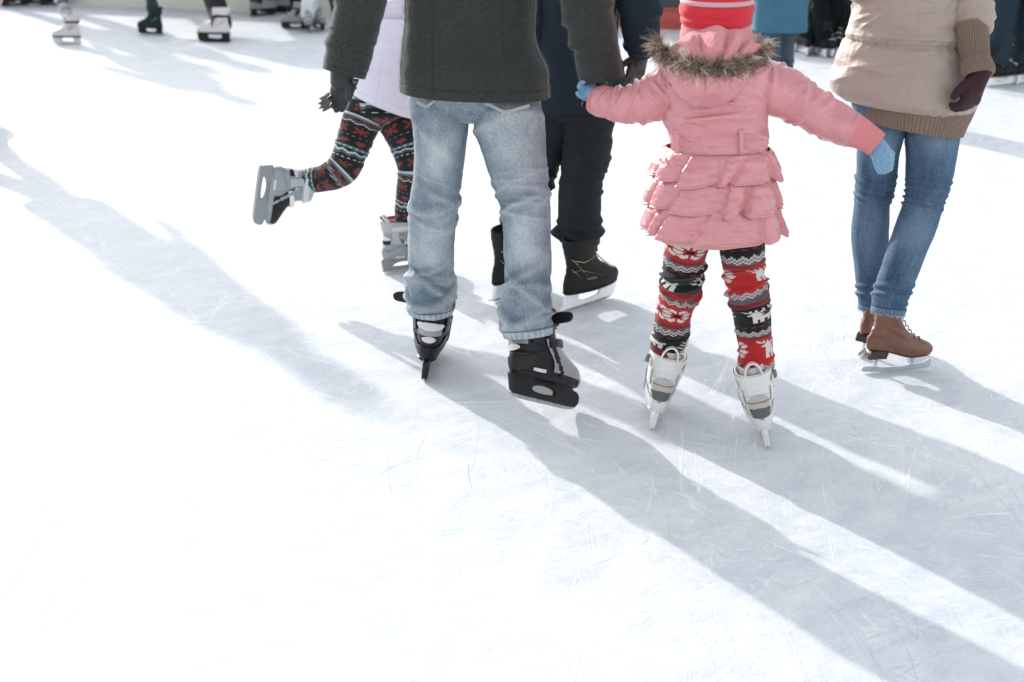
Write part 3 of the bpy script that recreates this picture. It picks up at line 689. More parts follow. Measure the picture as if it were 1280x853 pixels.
def CLOTH(n, c, rough=.85, sheen=.02, var=.08, bs=.35): return mat('cloth ' + n, c, rough, sheen=sheen, spec=.08, bump=[('noise', 350, bs, .001), ('noise', 25, .3, .004)], var=[(12, var), (90, var * .6)])
# ---- knitted patterns drawn stitch by stitch
FLOWER = ["...XX...XX...","..XXXX.XXXX..","...XXX.XXX...",".XX..X.X..XX.","XXXX.....XXXX",".XXX.ooo.XXX.",".....ooo.....",".XXX.ooo.XXX.","XXXX.....XXXX",".XX..X.X..XX.","...XXX.XXX...","..XXXX.XXXX..","...XX...XX..."]
DEER = ["X..X.X..X.........","XX.X.X.XX.........",".XXXXXXX..........","....XXX...........","...XXXXX..........","..XXXXXXX.......X.","....XXXX.......XX.","....XXXXXXXXXXXX..","....XXXXXXXXXXXX..","....XXXXXXXXXXXX..","....XX.XX..XX.XX..","....XX.XX..XX.XX..","....XX.XX..XX.XX.."]
TREE = [".....X.....","..X..X..X..","...X.X.X...",".X..XXX..X.","..X..X..X..","...XXXXX...","X....X....X",".XX..X..XX.","...XXXXX...",".....X.....",".....X.....","...XXXXX..."]
HEART = [".XX.XX.","XXXXXXX","XXXXXXX",".XXXXX.","..XXX..","...X..."]
STAR = ["....X....","XX..X..XX","XXX.X.XXX",".XXXXXXX.","...XXX...",".XXXXXXX.","XXX.X.XXX","XX..X..XX","....X...."]
def art(a): return np.array([[{'X': 1, 'o': 2}.get(c, 0) for c in r] for r in a])[::-1]
ZP = [8]
def fair_isle(bands, pal, stitches, rows):
    """returns image rows x stitches x 3 built from stacked knit bands"""
    img = np.zeros((rows, stitches, 3)); y = 0; k = 0
    while y < rows:
        b = bands[k % len(bands)]; k += 1; kind = b[0]; h = b[1]
        bgc = pal[b[2]]
        for yy in range(h):
            if y + yy < rows: img[y + yy] = bgc
        if kind == 'zig':
            for x in range(stitches):
                t = abs((x % ZP[0]) - ZP[0] // 2) * 4 // ZP[0] * 2
                for q, cc in ((0, b[3]), (1, b[3]), (-2, b[4])):
                    yy = y + h // 2 - 1 + (t // 2 if q != 9 else 0) + q
                    if 0 <= yy < rows: img[yy, x] = pal[cc]
                for yy in range(y + h // 2 + t // 2 + 1, y + h):
                    if yy < rows: img[yy, x] = pal[b[5]]
        if kind == 'dots':
            for x in range(stitches):
                if x % 4 < 2 and y + h // 2 < rows: img[y + h // 2, x] = pal[b[3]]
        if kind == 'art':
            x = b[5] if len(b) > 5 else 0; n = 0
            while x < stitches + (b[5] if len(b) > 5 else 0) - 4:
                A = art(b[4][n % len(b[4])]); n += 1
                y0 = y + (h - A.shape[0]) // 2
                for r_ in range(A.shape[0]):
                    for c_ in range(A.shape[1]):
                        if A[r_, c_] and 0 <= y0 + r_ < rows: img[y0 + r_, (x + c_) % stitches] = pal[b[3]] if A[r_, c_] == 1 else pal['k']
                x += A.shape[1] + 4
        y += h
    return img
def img_col(img, noise=.10, vr=(0, 1)):
    H_, W_ = img.shape[:2]
    def fn(u, v, X):
        x = (u * W_).astype(int) % W_; y = np.clip(((v - vr[0]) / (vr[1] - vr[0]) * H_).astype(int), 0, H_ - 1)
        c = img[y, x]; n = 1 + noise * pn(u * W_ * 1.7, v * H_ * 1.7, 3)
        return c * n[:, None]
    return fn
KNITM = lambda n: mat('knit ' + n, attr=True, rough=.9, sheen=.15, spec=.2, bump=[('vor', (190, 560, 1), .7, .0016), ('noise', 300, .4, .001)])
def stand_joints(base, face, Hh, footL, footR, toeL, toeR, lift=.08, lean=0.0, width=1.0, arms=None, headturn=0):
    """a full skeleton for a person standing at base looking along face; foot arguments are ankle points"""
    f = V3(face).normalized(); s = f.cross(Vector((0, 0, 1))).normalized(); up = Vector((0, 0, 1)); k = Hh / 1.75; b = V3(base)
    J = {}; hz = lift + .50 * Hh
    pel = b + up * hz
    J['pelvis'] = pel; J['waist'] = pel + up * .16 * k + f * lean * .12; J['chest'] = pel + up * .40 * k + f * lean * .3; J['neck'] = pel + up * .60 * k + f * lean * .45; J['head'] = pel + up * .735 * k + f * (lean * .55 + .02)
    for q, o, a, t in (('L', -1, footL, toeL), ('R', 1, footR, toeR)):
        J['hip' + q] = pel + s * o * .085 * k * width - up * .02; J['ank' + q] = V3(a); J['toe' + q] = V3(t)
        J['knee' + q] = J['hip' + q].lerp(V3(a), .5) + f * .045 * k
        J['sh' + q] = J['chest'] + up * .10 * k + s * o * .17 * k
        ar = (arms or {}).get(q, (.10, .0, .14, .10))   # elbow out, elbow forward, wrist out, wrist forward
        J['el' + q] = J['sh' + q] + s * o * ar[0] * k - up * math.sqrt(max(.01, .29**2 - ar[0]**2 - ar[1]**2)) * k + f * ar[1] * k
        dx, df = (ar[2] - ar[0]), (ar[3] - ar[1])
        J['wr' + q] = J['el' + q] + s * o * dx * k - up * math.sqrt(max(.01, .25**2 - dx**2 - df**2)) * k + f * df * k
        J['hd' + q] = (J['wr' + q] - J['el' + q]).normalized(); J['th' + q] = f; J['cu' + q] = -30 * o
    return J, k, f, s
def torso_coat(J, k, f, s, hem, r_hem=(.2, .15), r_waist=(.18, .135), r_chest=(.205, .145), disp=None, colf=None, nu_=180, nv=200, cx=None, name='coat', collar=True, power=2.3, hemth=.012):
    up = Vector((0, 0, 1)); pel, wa, che, nk = J['pelvis'], J['waist'], J['chest'], J['neck']
    hp = Vector((pel.x, pel.y, hem)) if cx is None else V3(cx)
    st = [(hp, *r_hem), (hp.lerp(wa, .5), (r_hem[0] + r_waist[0]) / 2, (r_hem[1] + r_waist[1]) / 2), (wa, *r_waist), (wa.lerp(che, .6), r_chest[0] * .98, r_chest[1]), (che + up * .04 * k, *r_chest), (che + up * .11 * k, r_chest[0] * .92, r_chest[1] * .82), (che + up * .155 * k, r_chest[0] * .58, r_chest[1] * .66), (nk - up * .01 * k, .075 * k, .078 * k), (nk + up * .035 * k, .078 * k, .082 * k)]
    return loft(name, [(tuple(p), a, b) for p, a, b in st], nu_, nv, side=tuple(s), disp=disp, colf=colf, horiz=True, power=power, th=hemth)
def anklepos(M, kind, size): return M @ (Vector((-.060, 0, {'rec': .165, 'hockey': .165, 'figure': .16}[kind])) * size)
def toepos(M, kind, size): return M @ (Vector((.085, 0, {'rec': .098, 'hockey': .105, 'figure': .095}[kind])) * size)
def pants_pair(parent, J, k, m, r=(.095, .075, .062), rp=(.165, .125), disp=None, colf=None, name='trousers', ankle_drop=0.0, nu_=80, nv=90, s=(1, 0, 0), crotch=.0, low=False):
    mes = []
    for q in 'LR':
        h, kn, a = J['hip' + q], J['knee' + q], J['ank' + q]
        dn = (a - kn).normalized()
        st = [(a + dn * ankle_drop, r[2], r[2]), (kn.lerp(a, .7), r[2] * 1.05, r[2] * 1.05), (kn.lerp(a, .35), (r[1] + r[2]) / 2, (r[1] + r[2]) / 2), (kn, r[1], r[1]), (kn.lerp(h, .5), (r[0] + r[1]) / 2, (r[0] + r[1]) / 2), (h, r[0], r[0] * 1.1), (h + Vector((0, 0, .06 * k)), r[0] * .9, r[0])]
        mes.append(loft('l', [(tuple(p), x, y) for p, x, y in st], nu_, nv, side=tuple(s), disp=disp, colf=colf, hem1=0, capend=True))
    pel = J['pelvis']
    st = [(pel - Vector((0, 0, .06 * k)), rp[0] * .75, rp[1] * .8), (pel, rp[0], rp[1]), (pel + Vector((0, 0, .10 * k)), rp[0] * .95, rp[1] * .98), (pel + Vector((0, 0, .17 * k)), rp[0] * .88, rp[1] * .92)]
    mes.append(loft('p', [(tuple(p), x, y) for p, x, y in st], nu_, 20, side=tuple(s), disp=disp, colf=(lambda u, v, X: colf(u, .9 + 0 * v, X)) if colf else None, hem0=0, cap0=True, horiz=True))
    return put(name, join_meshes(name, mes), m, parent)
# ================================================================== THE MAN
UP = Vector((0, 0, 1))
def S3(px, py, Y, wpx, ratio=1.0):
    P = W(px, py, Y); r = wpx / 2 / SCL(P); return (tuple(P), r, r * ratio)
def man():
    r = root('person', 'man in charcoal wool coat and faded jeans, holding the hand of the pink girl', 'person', (-.08, 4.05, 0))
    # skates
    c = G(530, 477); fwd = Vector((.03, 1, 0)).normalized(); upL = Vector((.13, 0, 1)).normalized()
    oL = Vector((c.x, c.y, 0)) + fwd * .125
    sL, ML = skate(r, 'rec', oL + Vector((0, 0, .001)), fwd, upL, 1.0, flip=1)
    toe = G(716, 515)
    f2 = Vector((.64, .64, -.42)).normalized(); u2 = (UP + Vector((-.10, .42, 0))).normalized(); u2 = Vector((.02, .62, 1)).normalized()
    o2 = Vector((toe.x, toe.y, .003)) - f2 * .150
    sR, MR = skate(r, 'rec', o2, f2, u2, 1.0, flip=-1, pal=dict(insert=mat('chrome insert', (.6, .6, .58), .2, .9)))
    aL, aR = anklepos(ML, 'rec', 1), anklepos(MR, 'rec', 1)
    J = {'pelvis': W(590, 108, 4.08), 'hipL': W(553, 135, 4.10), 'hipR': W(628, 138, 4.06), 'kneeL': W(546, 252, 4.12), 'kneeR': W(655, 255, 3.98), 'ankL': aL, 'ankR': aR, 'toeL': toepos(ML, 'rec', 1), 'toeR': toepos(MR, 'rec', 1)}
    J['waist'] = J['pelvis'] + Vector((-.005, 0, .17)); J['chest'] = J['pelvis'] + Vector((-.005, .03, .40)); J['neck'] = J['pelvis'] + Vector((-.005, .06, .60)); J['head'] = J['pelvis'] + Vector((-.005, .10, .735))
    J['shL'] = J['chest'] + Vector((-.185, 0, .09)); J['shR'] = J['chest'] + Vector((.185, -.02, .09))
    J['elL'] = W(462, -45, 4.0); J['wrL'] = W(430, 86, 3.97); J['elR'] = W(722, -45, 3.93); J['wrR'] = W(751, 86, 3.905)
    J['hdL'] = Vector((0, 0, -1)); J['thL'] = Vector((1, 0, 0)); J['cuL'] = 30; J['hdR'] = Vector((-.1, 0, -1)); J['thR'] = Vector((-1, 0, 0)); J['cuR'] = -40
        # jeans
    def kfold(seed, side0):
        fl = rand_folds(seed, 16, .02, .20, .0055, (.10, .28), (.009, .018), .3)
        fl += [(.72, .055, .10, .30, .014, .010), (.30, .10, -.2, .25, .016, .008), (.80, .15, -.35, .22, .014, .011), (.60, .19, .30, .20, .018, .012), (.9, .11, .25, .16, .016, .010), (.55, .085, -.3, .2, .018, .011)]
        fl += rand_folds(seed + 1, 14, .40, .62, .0040, (.08, .2), (.007, .013), .2)
        fl += [(.70, .50, .12, .18, .013, .008), (.82, .545, -.15, .16, .012, .007), (.62, .47, -.15, .16, .012, .007), (.95, .52, .3, .15, .014, .006)]
        fl += rand_folds(seed + 2, 6, .80, .98, .006, (.12, .3), (.02, .035), .5)
        def d(u, v, X):
            seam = -.0012 * np.exp(-((((u - .0 + .5) % 1 - .5)) / .006) ** 2)
            return folds(u, v, fl) + .0045 * nu(u, v, 3, 6, seed) + .0022 * nu(u, v, 8, 16, seed + 4) + .0009 * nu(u, v, 20, 40, seed + 5) + seam + .0016 * (v < .028) - .0012 * np.exp(-((v - .031) / .003) ** 2)
        return d
    dn = DENIM('faded')
    Lst = [S3(538, 391, 4.21, 53, 1.12), S3(538, 383, 4.21, 55, 1.12), S3(538, 368, 4.205, 60, 1.1), S3(538, 350, 4.19, 59, 1.08), S3(539, 330, 4.18, 57, 1.05), S3(540, 300, 4.15, 59, 1.05), S3(541, 275, 4.13, 61, 1.05), S3(543, 250, 4.11, 62, 1.05), S3(548, 215, 4.11, 64, 1.08), S3(549.5, 184, 4.10, 66, 1.1), S3(550, 150, 4.09, 72, 1.15), S3(551, 122, 4.08, 80, 1.15), S3(556, 95, 4.08, 82, 1.1)]
    Rst = [S3(659, 420, 3.865, 60, 1.1), S3(658, 410, 3.87, 62, 1.1), S3(656, 390, 3.88, 62, 1.08), S3(658, 370, 3.89, 62, 1.05), S3(660, 345, 3.905, 59, 1.05), S3(660, 310, 3.93, 60, 1.05), S3(658, 280, 3.95, 61, 1.05), S3(655, 252, 3.97, 64, 1.06), S3(648, 215, 4.0, 74, 1.06), S3(642, 184, 4.03, 82, 1.08), S3(635, 150, 4.05, 88, 1.1), S3(628, 122, 4.07, 92, 1.1), S3(622, 95, 4.08, 90, 1.1)]
    cl = lambda sd: denim_col(sd, light=(.45, .490, .51), dark=(.11, .152, .195), fade=((.74, .70, .15), (.72, .40, .07), (.75, .30, .05), (.25, .62, .2)), ridge={3: kfold(3, 0), 9: kfold(23, 0)}.get(sd))
    a = loft('l', Lst, 200, 300, disp=kfold(3, 0), colf=cl(3), hem0=.02, hem1=0, capend=True)
    b = loft('l', Rst, 200, 300, disp=kfold(23, 0), colf=cl(9), hem0=.02, hem1=0, capend=True)
    from bpy_extras.object_utils import world_to_camera_view as wv
    for q in 'LR': c_ = wv(SC, cam, J['ank' + q]); print('ANK', q, J['ank' + q], c_.x * 1280, 853 - c_.y * 853)
    J['legL'], J['legR'] = Lst, Rst; body(r, J, 1.0, hands=()); hair(r, J, 1.0, (0, 1, 0))
    pel = J['pelvis']
    pst = [(tuple(pel + Vector((0, 0, -.095))), .05, .07), (tuple(pel + Vector((0, 0, -.06))), .155, .115), (tuple(pel), .178, .13), (tuple(pel + Vector((0, 0, .10))), .17, .125), (tuple(pel + Vector((0, 0, .17))), .16, .12)]
    p_ = loft('p', pst, 120, 40, colf=cl(11), hem0=0, cap0=True, horiz=True)
    jn = put('jeans', join_meshes('jeans', [a, b, p_]), dn, r)
    # back pockets, stitched patches that show just under the hem of the coat
    st_ = mat('pale denim stitching', (.50, .52, .52), .8)
    for (pts, Y) in (([(521, 126), (533, 132), (545, 124)], 3.965), ([(606, 128), (632, 139), (662, 131)], 3.930)):
        for dy in (0, 2.2):
            q = [W(x, y + dy, Y) for x, y in pts]
            put('pocket_stitching', tube('ps', [q[0], q[0].lerp(q[1], .5) + Vector((0, -.001, 0)), q[1], q[1].lerp(q[2], .5) + Vector((0, -.001, 0)), q[2]], r=.0013, nseg=6, sub=3), st_, jn)
    # coat
    wl = WOOL('charcoal', (.036, .039, .038))
    def cd_(u, v, X):
        d = .006 * nu(u, v, 2.5, 3, 5) + .003 * nu(u, v, 6, 8, 6) + .0012 * nu(u, v, 16, 20, 7)
        for u0 in (.675, .825, .95, .55):                                # back princess seams
            du = np.abs((u - u0 + .5) % 1 - .5) * 1.2
            d = d - .0035 * np.exp(-(du / .0022) ** 2) + .0008 * np.exp(-((du - .006) / .003) ** 2)
        d = d - .0025 * np.exp(-((v - .042) / .0022) ** 2) + .0015 * (v < .04)
        d = d + .012 * np.exp(-((v - .0) / .10) ** 2) * np.sin(2 * np.pi * (u * 3 + .2)) * .5
        return d
    hemL, hemR = W(498, 112, 4.03), W(687, 121, 4.03)
    hc = (hemL + hemR) / 2; hw = (hemR - hemL).length / 2
    st = [(hc, hw, .152), (hc + UP * .08, hw * .975, .150), (W(588, 60, 4.05), 172 / 2 / SCL(W(588, 60, 4.05)), .145), (W(588, 0, 4.06), 166 / 2 / SCL(W(588, 0, 4.06)), .138), (J['waist'] + UP * .20, .193, .140), (J['chest'] + UP * .04, .218, .148), (J['chest'] + UP * .12, .20, .125), (J['chest'] + UP * .165, .13, .10), (J['neck'] - UP * .01, .08, .082), (J['neck'] + UP * .045, .084, .088)]
    tilt = (hemR.z - hemL.z)
    def wp(X, u, v):
        k = np.clip(1 - v * 3, 0, 1); X[..., 2] += (X[..., 0] - hc.x) / (2 * hw) * tilt * k; return X
    coat = loft('coat', [(tuple(p), x, y) for p, x, y in st], 240, 260, disp=cd_, horiz=True, power=2.35, hem0=.03, th=.010, warp=wp)
    def sd_(seed, fl):
        def d(u, v, X):
            q = folds(u, v, fl) + .004 * nu(u, v, 2.5, 5, seed) + .0016 * nu(u, v, 8, 16, seed)
            q = q - .003 * np.exp(-((v - .965) / .003) ** 2) - .0022 * np.exp(-(((u - .72 + .5) % 1 - .5) / .004) ** 2)
            return q
        return d
    flL = [(.6, .78, .05, .4, .012, .006), (.5, .60, .12, .25, .03, .007), (.45, .86, -.1, .2, .03, .006), (.75, .70, -.2, .2, .03, .004)]
    flR = [(.55, .70, .12, .35, .018, .009), (.5, .80, -.15, .25, .02, .010), (.95, .62, .2, .2, .03, .006), (.5, .55, .2, .2, .03, .006)]
    sl1 = sleeve(J['shL'], J['elL'], W(430, 92, 3.97), (.085, .076, .0605), side=(1, 0, 0), disp=sd_(31, flL), nu_=140, nv=220)
    sl2 = sleeve(J['shR'], J['elR'], W(753, 101, 3.90), (.085, .074, .0575), side=(1, 0, 0), disp=sd_(37, flR), nu_=140, nv=220)
    ct = put('coat', join_meshes('coat', [coat, sl1, sl2]), wl, r)
    # loose wool fibres standing off the coat
    def fuzz(me, name, n, ln, seed, zmin=.85, zmax=1.35, par=ct):
        rg = np.random.RandomState(seed); k = len(me.vertices); c_ = np.zeros(k * 3); me.vertices.foreach_get('co', c_); c_ = c_.reshape(-1, 3)
        nn = np.zeros(k * 3); me.vertices.foreach_get('normal', nn); nn = nn.reshape(-1, 3)
        ok = np.nonzero((c_[:, 2] > zmin) & (c_[:, 2] < zmax))[0]; i = rg.choice(ok, n)
        return strands(name, c_[i] + rg.randn(n, 3) * .002, nn[i] + rg.randn(n, 3) * .55, ln * (.3 + rg.rand(n) ** 2), width=.0006, seg=3, curl=.7, grav=.2, seed=seed)
    fm = [fuzz(coat, 'f', 9000, .008, 1), fuzz(sl1, 'f', 4500, .007, 2), fuzz(sl2, 'f', 4500, .007, 3)]
    put('wool_fibres', join_meshes('fibres', fm), mat('wool fibre', (.16, .165, .155), .9, sheen=.5), ct)
    # gloves
    gl = mat('black glove', (.012, .016, .016), .6, sheen=.15, bump=[('noise', 200, .5, .002)])
    glove(r, 'glove', W(428, 92, 3.965), W(425, 130, 3.965) - W(429, 92, 3.965), W(450, 100, 3.94) - W(428, 100, 3.965), .108, 22, gl, r=2.0, wristlen=.05, wr=.036, spread=.02, curls=(15, 22, 28, 40))
    glove(r, 'glove', W(745, 98, 3.915), W(741, 128, 3.93) - W(746, 98, 3.915), Vector((-1, .3, 0)), .105, -45, gl, r=1.2, wristlen=.07, wr=.036)
    return r
man()
# ================================================================== THE GIRL IN PINK
def girl():
    r = root('person', 'small girl in a pink ruffled coat, red hat and patterned red leggings on white skates', 'person', (.55, 3.75, 0))
    wp = dict(shell=WHITEP, cup=WHITEP, panel=PALEP, badge=DGREY, cuff=WHITEP, side=GREYP, pivot=mat('grey knob', (.22, .22, .22), .5), strap=WHITEP, strap2=mat('dark strap', (.05, .05, .05), .6), frame=None, holder=WHITEP, blade=STEEL, lever=False)
    sz = .83
    c1 = G(814.5, 538.5); f1 = Vector((.10, 1, 0)).normalized(); u1 = Vector((.20, 0, 1)).normalized()
    s1, M1 = skate(r, 'rec', Vector((c1.x, c1.y, .001)) + f1 * .105, f1, u1, sz, pal=wp)
    c2 = G(960, 561); f2 = Vector((.06, 1, 0)).normalized(); u2 = Vector((-.24, 0, 1)).normalized()
    s2, M2 = skate(r, 'rec', Vector((c2.x, c2.y, .001)) + f2 * .105, f2, u2, sz, pal=wp)
    K = sz
    for (bo, M, sg) in ((s1, M1, 1), (s2, M2, -1)):
        def add(nm, me, m):
            me.transform(Matrix.Scale(K, 4)); return put(nm, me, m, bo, M)
        # dark padded heel window with a red line, liner, pull loop and side knob
        g2 = boot_grid(REC, 1, 100, 144, z0=.066, off=.0040); Zr = g2[..., 2] - .066; A = np.abs(np.tile(np.arange(144) / 144 * 360, (100, 1)) - 180)
        inn = ((A / 44) ** 2 + ((Zr - .088) / .047) ** 2) < 1
        add('heel_window', patch_from('w', g2, inn & (Zr > .084), .0012), mat('pale grey liner', (.42, .40, .38), .7), )
        add('heel_window', patch_from('w', g2, inn & (Zr <= .082), .0014), DGREY)
        add('red_line', patch_from('w', boot_grid(REC, 1, 100, 144, z0=.066, off=.0055), (A < 40) & (np.abs(Zr - .106) < .0028), .001), REDT)
        add('liner', loft('ln', [((-.062, 0, .24), .058, .040), ((-.062, 0, .275), .062, .044), ((-.066, 0, .295), .066, .047)], 64, 20, hem0=0, hem1=.1, th=.008, horiz=True, disp=lambda u, v, X: .002 * nu(u, v, 4, 3, 3)), mat('padded liner', (.55, .52, .50), .85))
        for dx in (-.007, 0, .007):
            add('pull_loop', tube('pl', [(-.125, -.028 + dx * .2, .255), (-.137 + dx, -.022, .300), (-.140 + dx, .0, .318), (-.137 + dx, .022, .300), (-.125, .030, .255)], r=.003, nseg=8, sub=5), REDT if dx == 0 else LACE)
        me = bpy.data.meshes.new('kn'); bm = bmesh.new(); bmesh.ops.create_cone(bm, cap_ends=True, segments=24, radius1=.017, radius2=.014, depth=.024); bmesh.ops.bevel(bm, geom=bm.edges[:], offset=.003, segments=2, affect='EDGES')
        bmesh.ops.rotate(bm, matrix=Matrix.Rotation(R(90), 3, 'X'), verts=bm.verts); bmesh.ops.translate(bm, vec=(-.075, sg * .066, .242), verts=bm.verts); bm.to_mesh(me); bm.free()
        add('buckle', me, mat('grey knob', (.22, .22, .22), .5))
    a1, a2 = anklepos(M1, 'rec', sz), anklepos(M2, 'rec', sz)
    J = {'pelvis': W(893, 262, 3.77), 'hipL': W(868, 275, 3.77), 'hipR': W(920, 275, 3.77), 'kneeL': W(850, 366, 3.80), 'kneeR': W(932, 366, 3.75), 'ankL': a1, 'ankR': a2, 'toeL': toepos(M1, 'rec', sz), 'toeR': toepos(M2, 'rec', sz)}
    J['waist'] = W(893, 205, 3.77); J['chest'] = W(893, 135, 3.78); J['neck'] = W(893, 58, 3.79); J['head'] = W(895, 8, 3.80)
    J['shL'] = W(835, 92, 3.77); J['shR'] = W(955, 90, 3.77); J['elL'] = W(795, 132, 3.80); J['elR'] = W(1020, 140, 3.74)
    J['wrL'] = W(752, 126, 3.86); J['wrR'] = W(1090, 180, 3.70)
    k = 1.12 / 1.75
    J['hdL'] = Vector((-1, .2, 0)); J['hdR'] = Vector((.8, 0, -.5))
    # leggings
    pal = dict(r=(.42, .022, .024), k=(.012, .014, .016), w=(.64, .59, .56), g=(.13, .10, .105), m=(.20, .022, .026), l=(.42, .38, .36), b=(.012, .03, .03))
    B1 = [('zig', 8, 'g', 'l', 'w', 'r'), ('art', 21, 'r', 'w', [FLOWER, DEER], 24), ('flat', 3, 'm'), ('zig', 9, 'g', 'l', 'w', 'k'), ('dots', 3, 'k', 'm'), ('art', 17, 'k', 'w', [DEER, TREE]), ('flat', 5, 'm'), ('flat', 3, 'g')]
    B2 = [('flat', 4, 'm'), ('art', 18, 'k', 'w', [TREE, DEER]), ('dots', 3, 'k', 'm'), ('zig', 8, 'k', 'l', 'w', 'g'), ('flat', 3, 'm'), ('art', 20, 'r', 'w', [FLOWER, DEER], 28), ('zig', 8, 'r', 'l', 'w', 'g'), ('flat', 3, 'r')]
    NS, NR = 48, 150; ZP[0] = 4
    iL, iR = fair_isle(B2, pal, NS, NR), fair_isle(B1, pal, NS, NR)
    def ld(seed):
        fl = [(.75, .50, .10, .45, .014, .012), (.25, .46, .1, .5, .012, .008), (.75, .40, -.10, .40, .013, .011), (.0, .45, .2, .3, .012, .010), (.5, .55, .2, .3, .012, .009), (.8, .60, .08, .3, .012, .007), (.7, .12, .1, .4, .014, .005), (.6, .05, -.1, .4, .012, .006), (.7, .90, .1, .4, .02, .004)]
        fl += rand_folds(seed, 10, .35, .65, .006, (.1, .3), (.010, .016), .15) + rand_folds(seed + 1, 6, .0, .25, .004, (.1, .3), (.010, .016), .15)
        return lambda u, v, X: folds(u, v, fl) + .003 * nu(u, v, 3, 6, seed) + .001 * nu(u, v, 10, 18, seed)
    Ls = [S3(832, 440, 3.84, 40, 1.1), S3(838, 420, 3.84, 45, 1.1), S3(841, 398, 3.83, 45, 1.1), S3(847, 372, 3.82, 47, 1.1), S3(852, 355, 3.81, 48, 1.12), S3(854, 333, 3.80, 50, 1.12), S3(858, 312, 3.79, 54, 1.15), S3(864, 285, 3.78, 58, 1.15), S3(870, 255, 3.77, 62, 1.1)]
    Rs = [S3(946, 458, 3.74, 44, 1.1), S3(945, 440, 3.74, 44, 1.1), S3(943, 420, 3.75, 44, 1.1), S3(940, 397, 3.75, 46, 1.1), S3(937, 376, 3.75, 49, 1.12), S3(932, 356, 3.75, 50, 1.12), S3(930, 333, 3.76, 53, 1.12), S3(928, 312, 3.76, 55, 1.15), S3(924, 285, 3.77, 59, 1.15), S3(918, 255, 3.77, 62, 1.1)]
    J['legL'], J['legR'] = Ls, Rs; body(r, J, k, hands=()); hair(r, J, .80, (0, 1, 0))
    la = loft('l', Ls, 144, 300, disp=ld(5), colf=img_col(iL), hem0=.02, hem1=0, capend=True, uoff=.03)
    lb = loft('l', Rs, 144, 300, disp=ld(8), colf=img_col(iR), hem0=.02, hem1=0, capend=True, uoff=-.12)
    pel = J['pelvis']
    lp = loft('p', [(tuple(pel - UP * .05), .07, .06), (tuple(pel), .115, .095), (tuple(pel + UP * .10), .11, .09)], 80, 20, colf=lambda u, v, X: np.tile([.05, .02, .02], (len(u), 1)), hem0=0, cap0=True, hem1=0, capend=True, horiz=True)
    put('leggings', join_meshes('leggings', [la, lb, lp]), KNITM('girl leggings'), r)
    # coat
    pink = mat('pink satin', (.59, .232, .250), .28, sheen=.10, spec=.6, coat=.15, bump=[('noise', 13, .9, .018), ('noise', 36, .55, .007), ('noise', 420, .25, .001)], var=[(10, .05)], sheen_tint=(1, .85, .85))
    def td(u, v, X):
        fl = [(.72, .40, .45, .12, .03, .006), (.80, .52, -.5, .10, .03, .005), (.68, .62, .4, .1, .03, .005), (.62, .22, .6, .10, .04, .006), (.88, .25, -.6, .10, .04, .006), (.75, .12, .2, .2, .03, .004)]
        fl += rand_folds(77, 26, .02, .75, .0055, (.05, .14), (.010, .026), 1.1)
        d = folds(u, v, fl) + .005 * nu(u, v, 4, 5, 3) + .0022 * nu(u, v, 10, 12, 4)
        for u0 in (.685, .825): d = d - .002 * np.exp(-((((u - u0 + .5) % 1 - .5)) / .004) ** 2)
        d = d - .004 * np.exp(-((v - .035) / .008) ** 2)
        return d
    def T(px, py, wpx, ry, Y=3.775): P = W(px, py, Y); return (tuple(P), wpx / 2 / SCL(P), ry)
    ts = [T(898, 200, 120, .115), T(898, 188, 118, .112), T(896, 165, 124, .114), T(893, 140, 134, .117), T(893, 115, 144, .118), T(894, 95, 150, .114), T(895, 78, 138, .104), T(896, 66, 104, .092), T(896, 56, 70, .080), T(896, 44, 60, .075)]
    torso = loft('t', ts, 220, 220, disp=td, horiz=True, power=2.4, hem1=.02)
    def sf(seed, fl, n=14):
        fl = fl + rand_folds(seed, n + 8, .1, .9, .0048, (.06, .18), (.014, .034), .8)
        return lambda u, v, X: (folds(u, v, fl) + .005 * nu(u, v, 3, 5, seed) + .0018 * nu(u, v, 9, 12, seed)) * (1 - .3 * ss(.9, 1, v))
    # left arm reaches left to the man's hand, right arm out over the ice
    def ln(pts): return [(tuple(W(x, y, Y)), w_ / 2 / SCL(W(x, y, Y)), w_ / 2 / SCL(W(x, y, Y)) * 1.05) for x, y, Y, w_ in pts]
    sL = loft('s', ln([(862, 104, 3.77, 60), (838, 112, 3.77, 62), (815, 124, 3.78, 56), (792, 130, 3.80, 50), (770, 130, 3.83, 42), (750, 127, 3.86, 40)]), 130, 170, side=(0, 0, 1), disp=sf(41, [(.95, .5, .3, .2, .03, .010), (.5, .55, -.4, .2, .03, .009), (.8, .75, .2, .2, .03, .007), (.7, .3, .4, .2, .03, .009)]), hem0=0, cap0=True, hem1=.03)
    sR = loft('s', ln([(925, 98, 3.77, 60), (952, 106, 3.77, 66), (980, 118, 3.76, 62), (1005, 130, 3.75, 56), (1030, 144, 3.74, 52), (1054, 157, 3.72, 48), (1068, 164, 3.71, 45)]), 130, 220, side=(0, 0, 1), disp=sf(43, [(.75, .30, .5, .20, .03, .008), (.7, .48, -.3, .18, .03, .008), (.72, .62, -.35, .16, .024, .009), (.68, .74, -.25, .2, .022, .007), (.74, .86, -.3, .16, .02, .006), (.1, .5, .3, .2, .03, .007)]), hem0=0, cap0=True, hem1=.03)
    coat = put('coat', join_meshes('coat', [torso, sL, sR]), pink, r)
    rib = mat('pink ribbed cuff', (.62, .215, .225), .75, sheen=.2, bump=[('noise', 400, .4, .001)])
    rb = lambda n: (lambda u, v, X: .0012 * np.sin(u * 2 * np.pi * n) + .001 * nu(u, v, 3, 3, 2))
    put('cuff', loft('c', ln([(1062, 161, 3.712, 44), (1075, 167, 3.705, 38), (1088, 175, 3.70, 33), (1096, 181, 3.695, 31)]), 200, 40, side=(0, 0, 1), disp=rb(44), hem0=0, cap0=True, hem1=.1, th=.004), rib, coat)
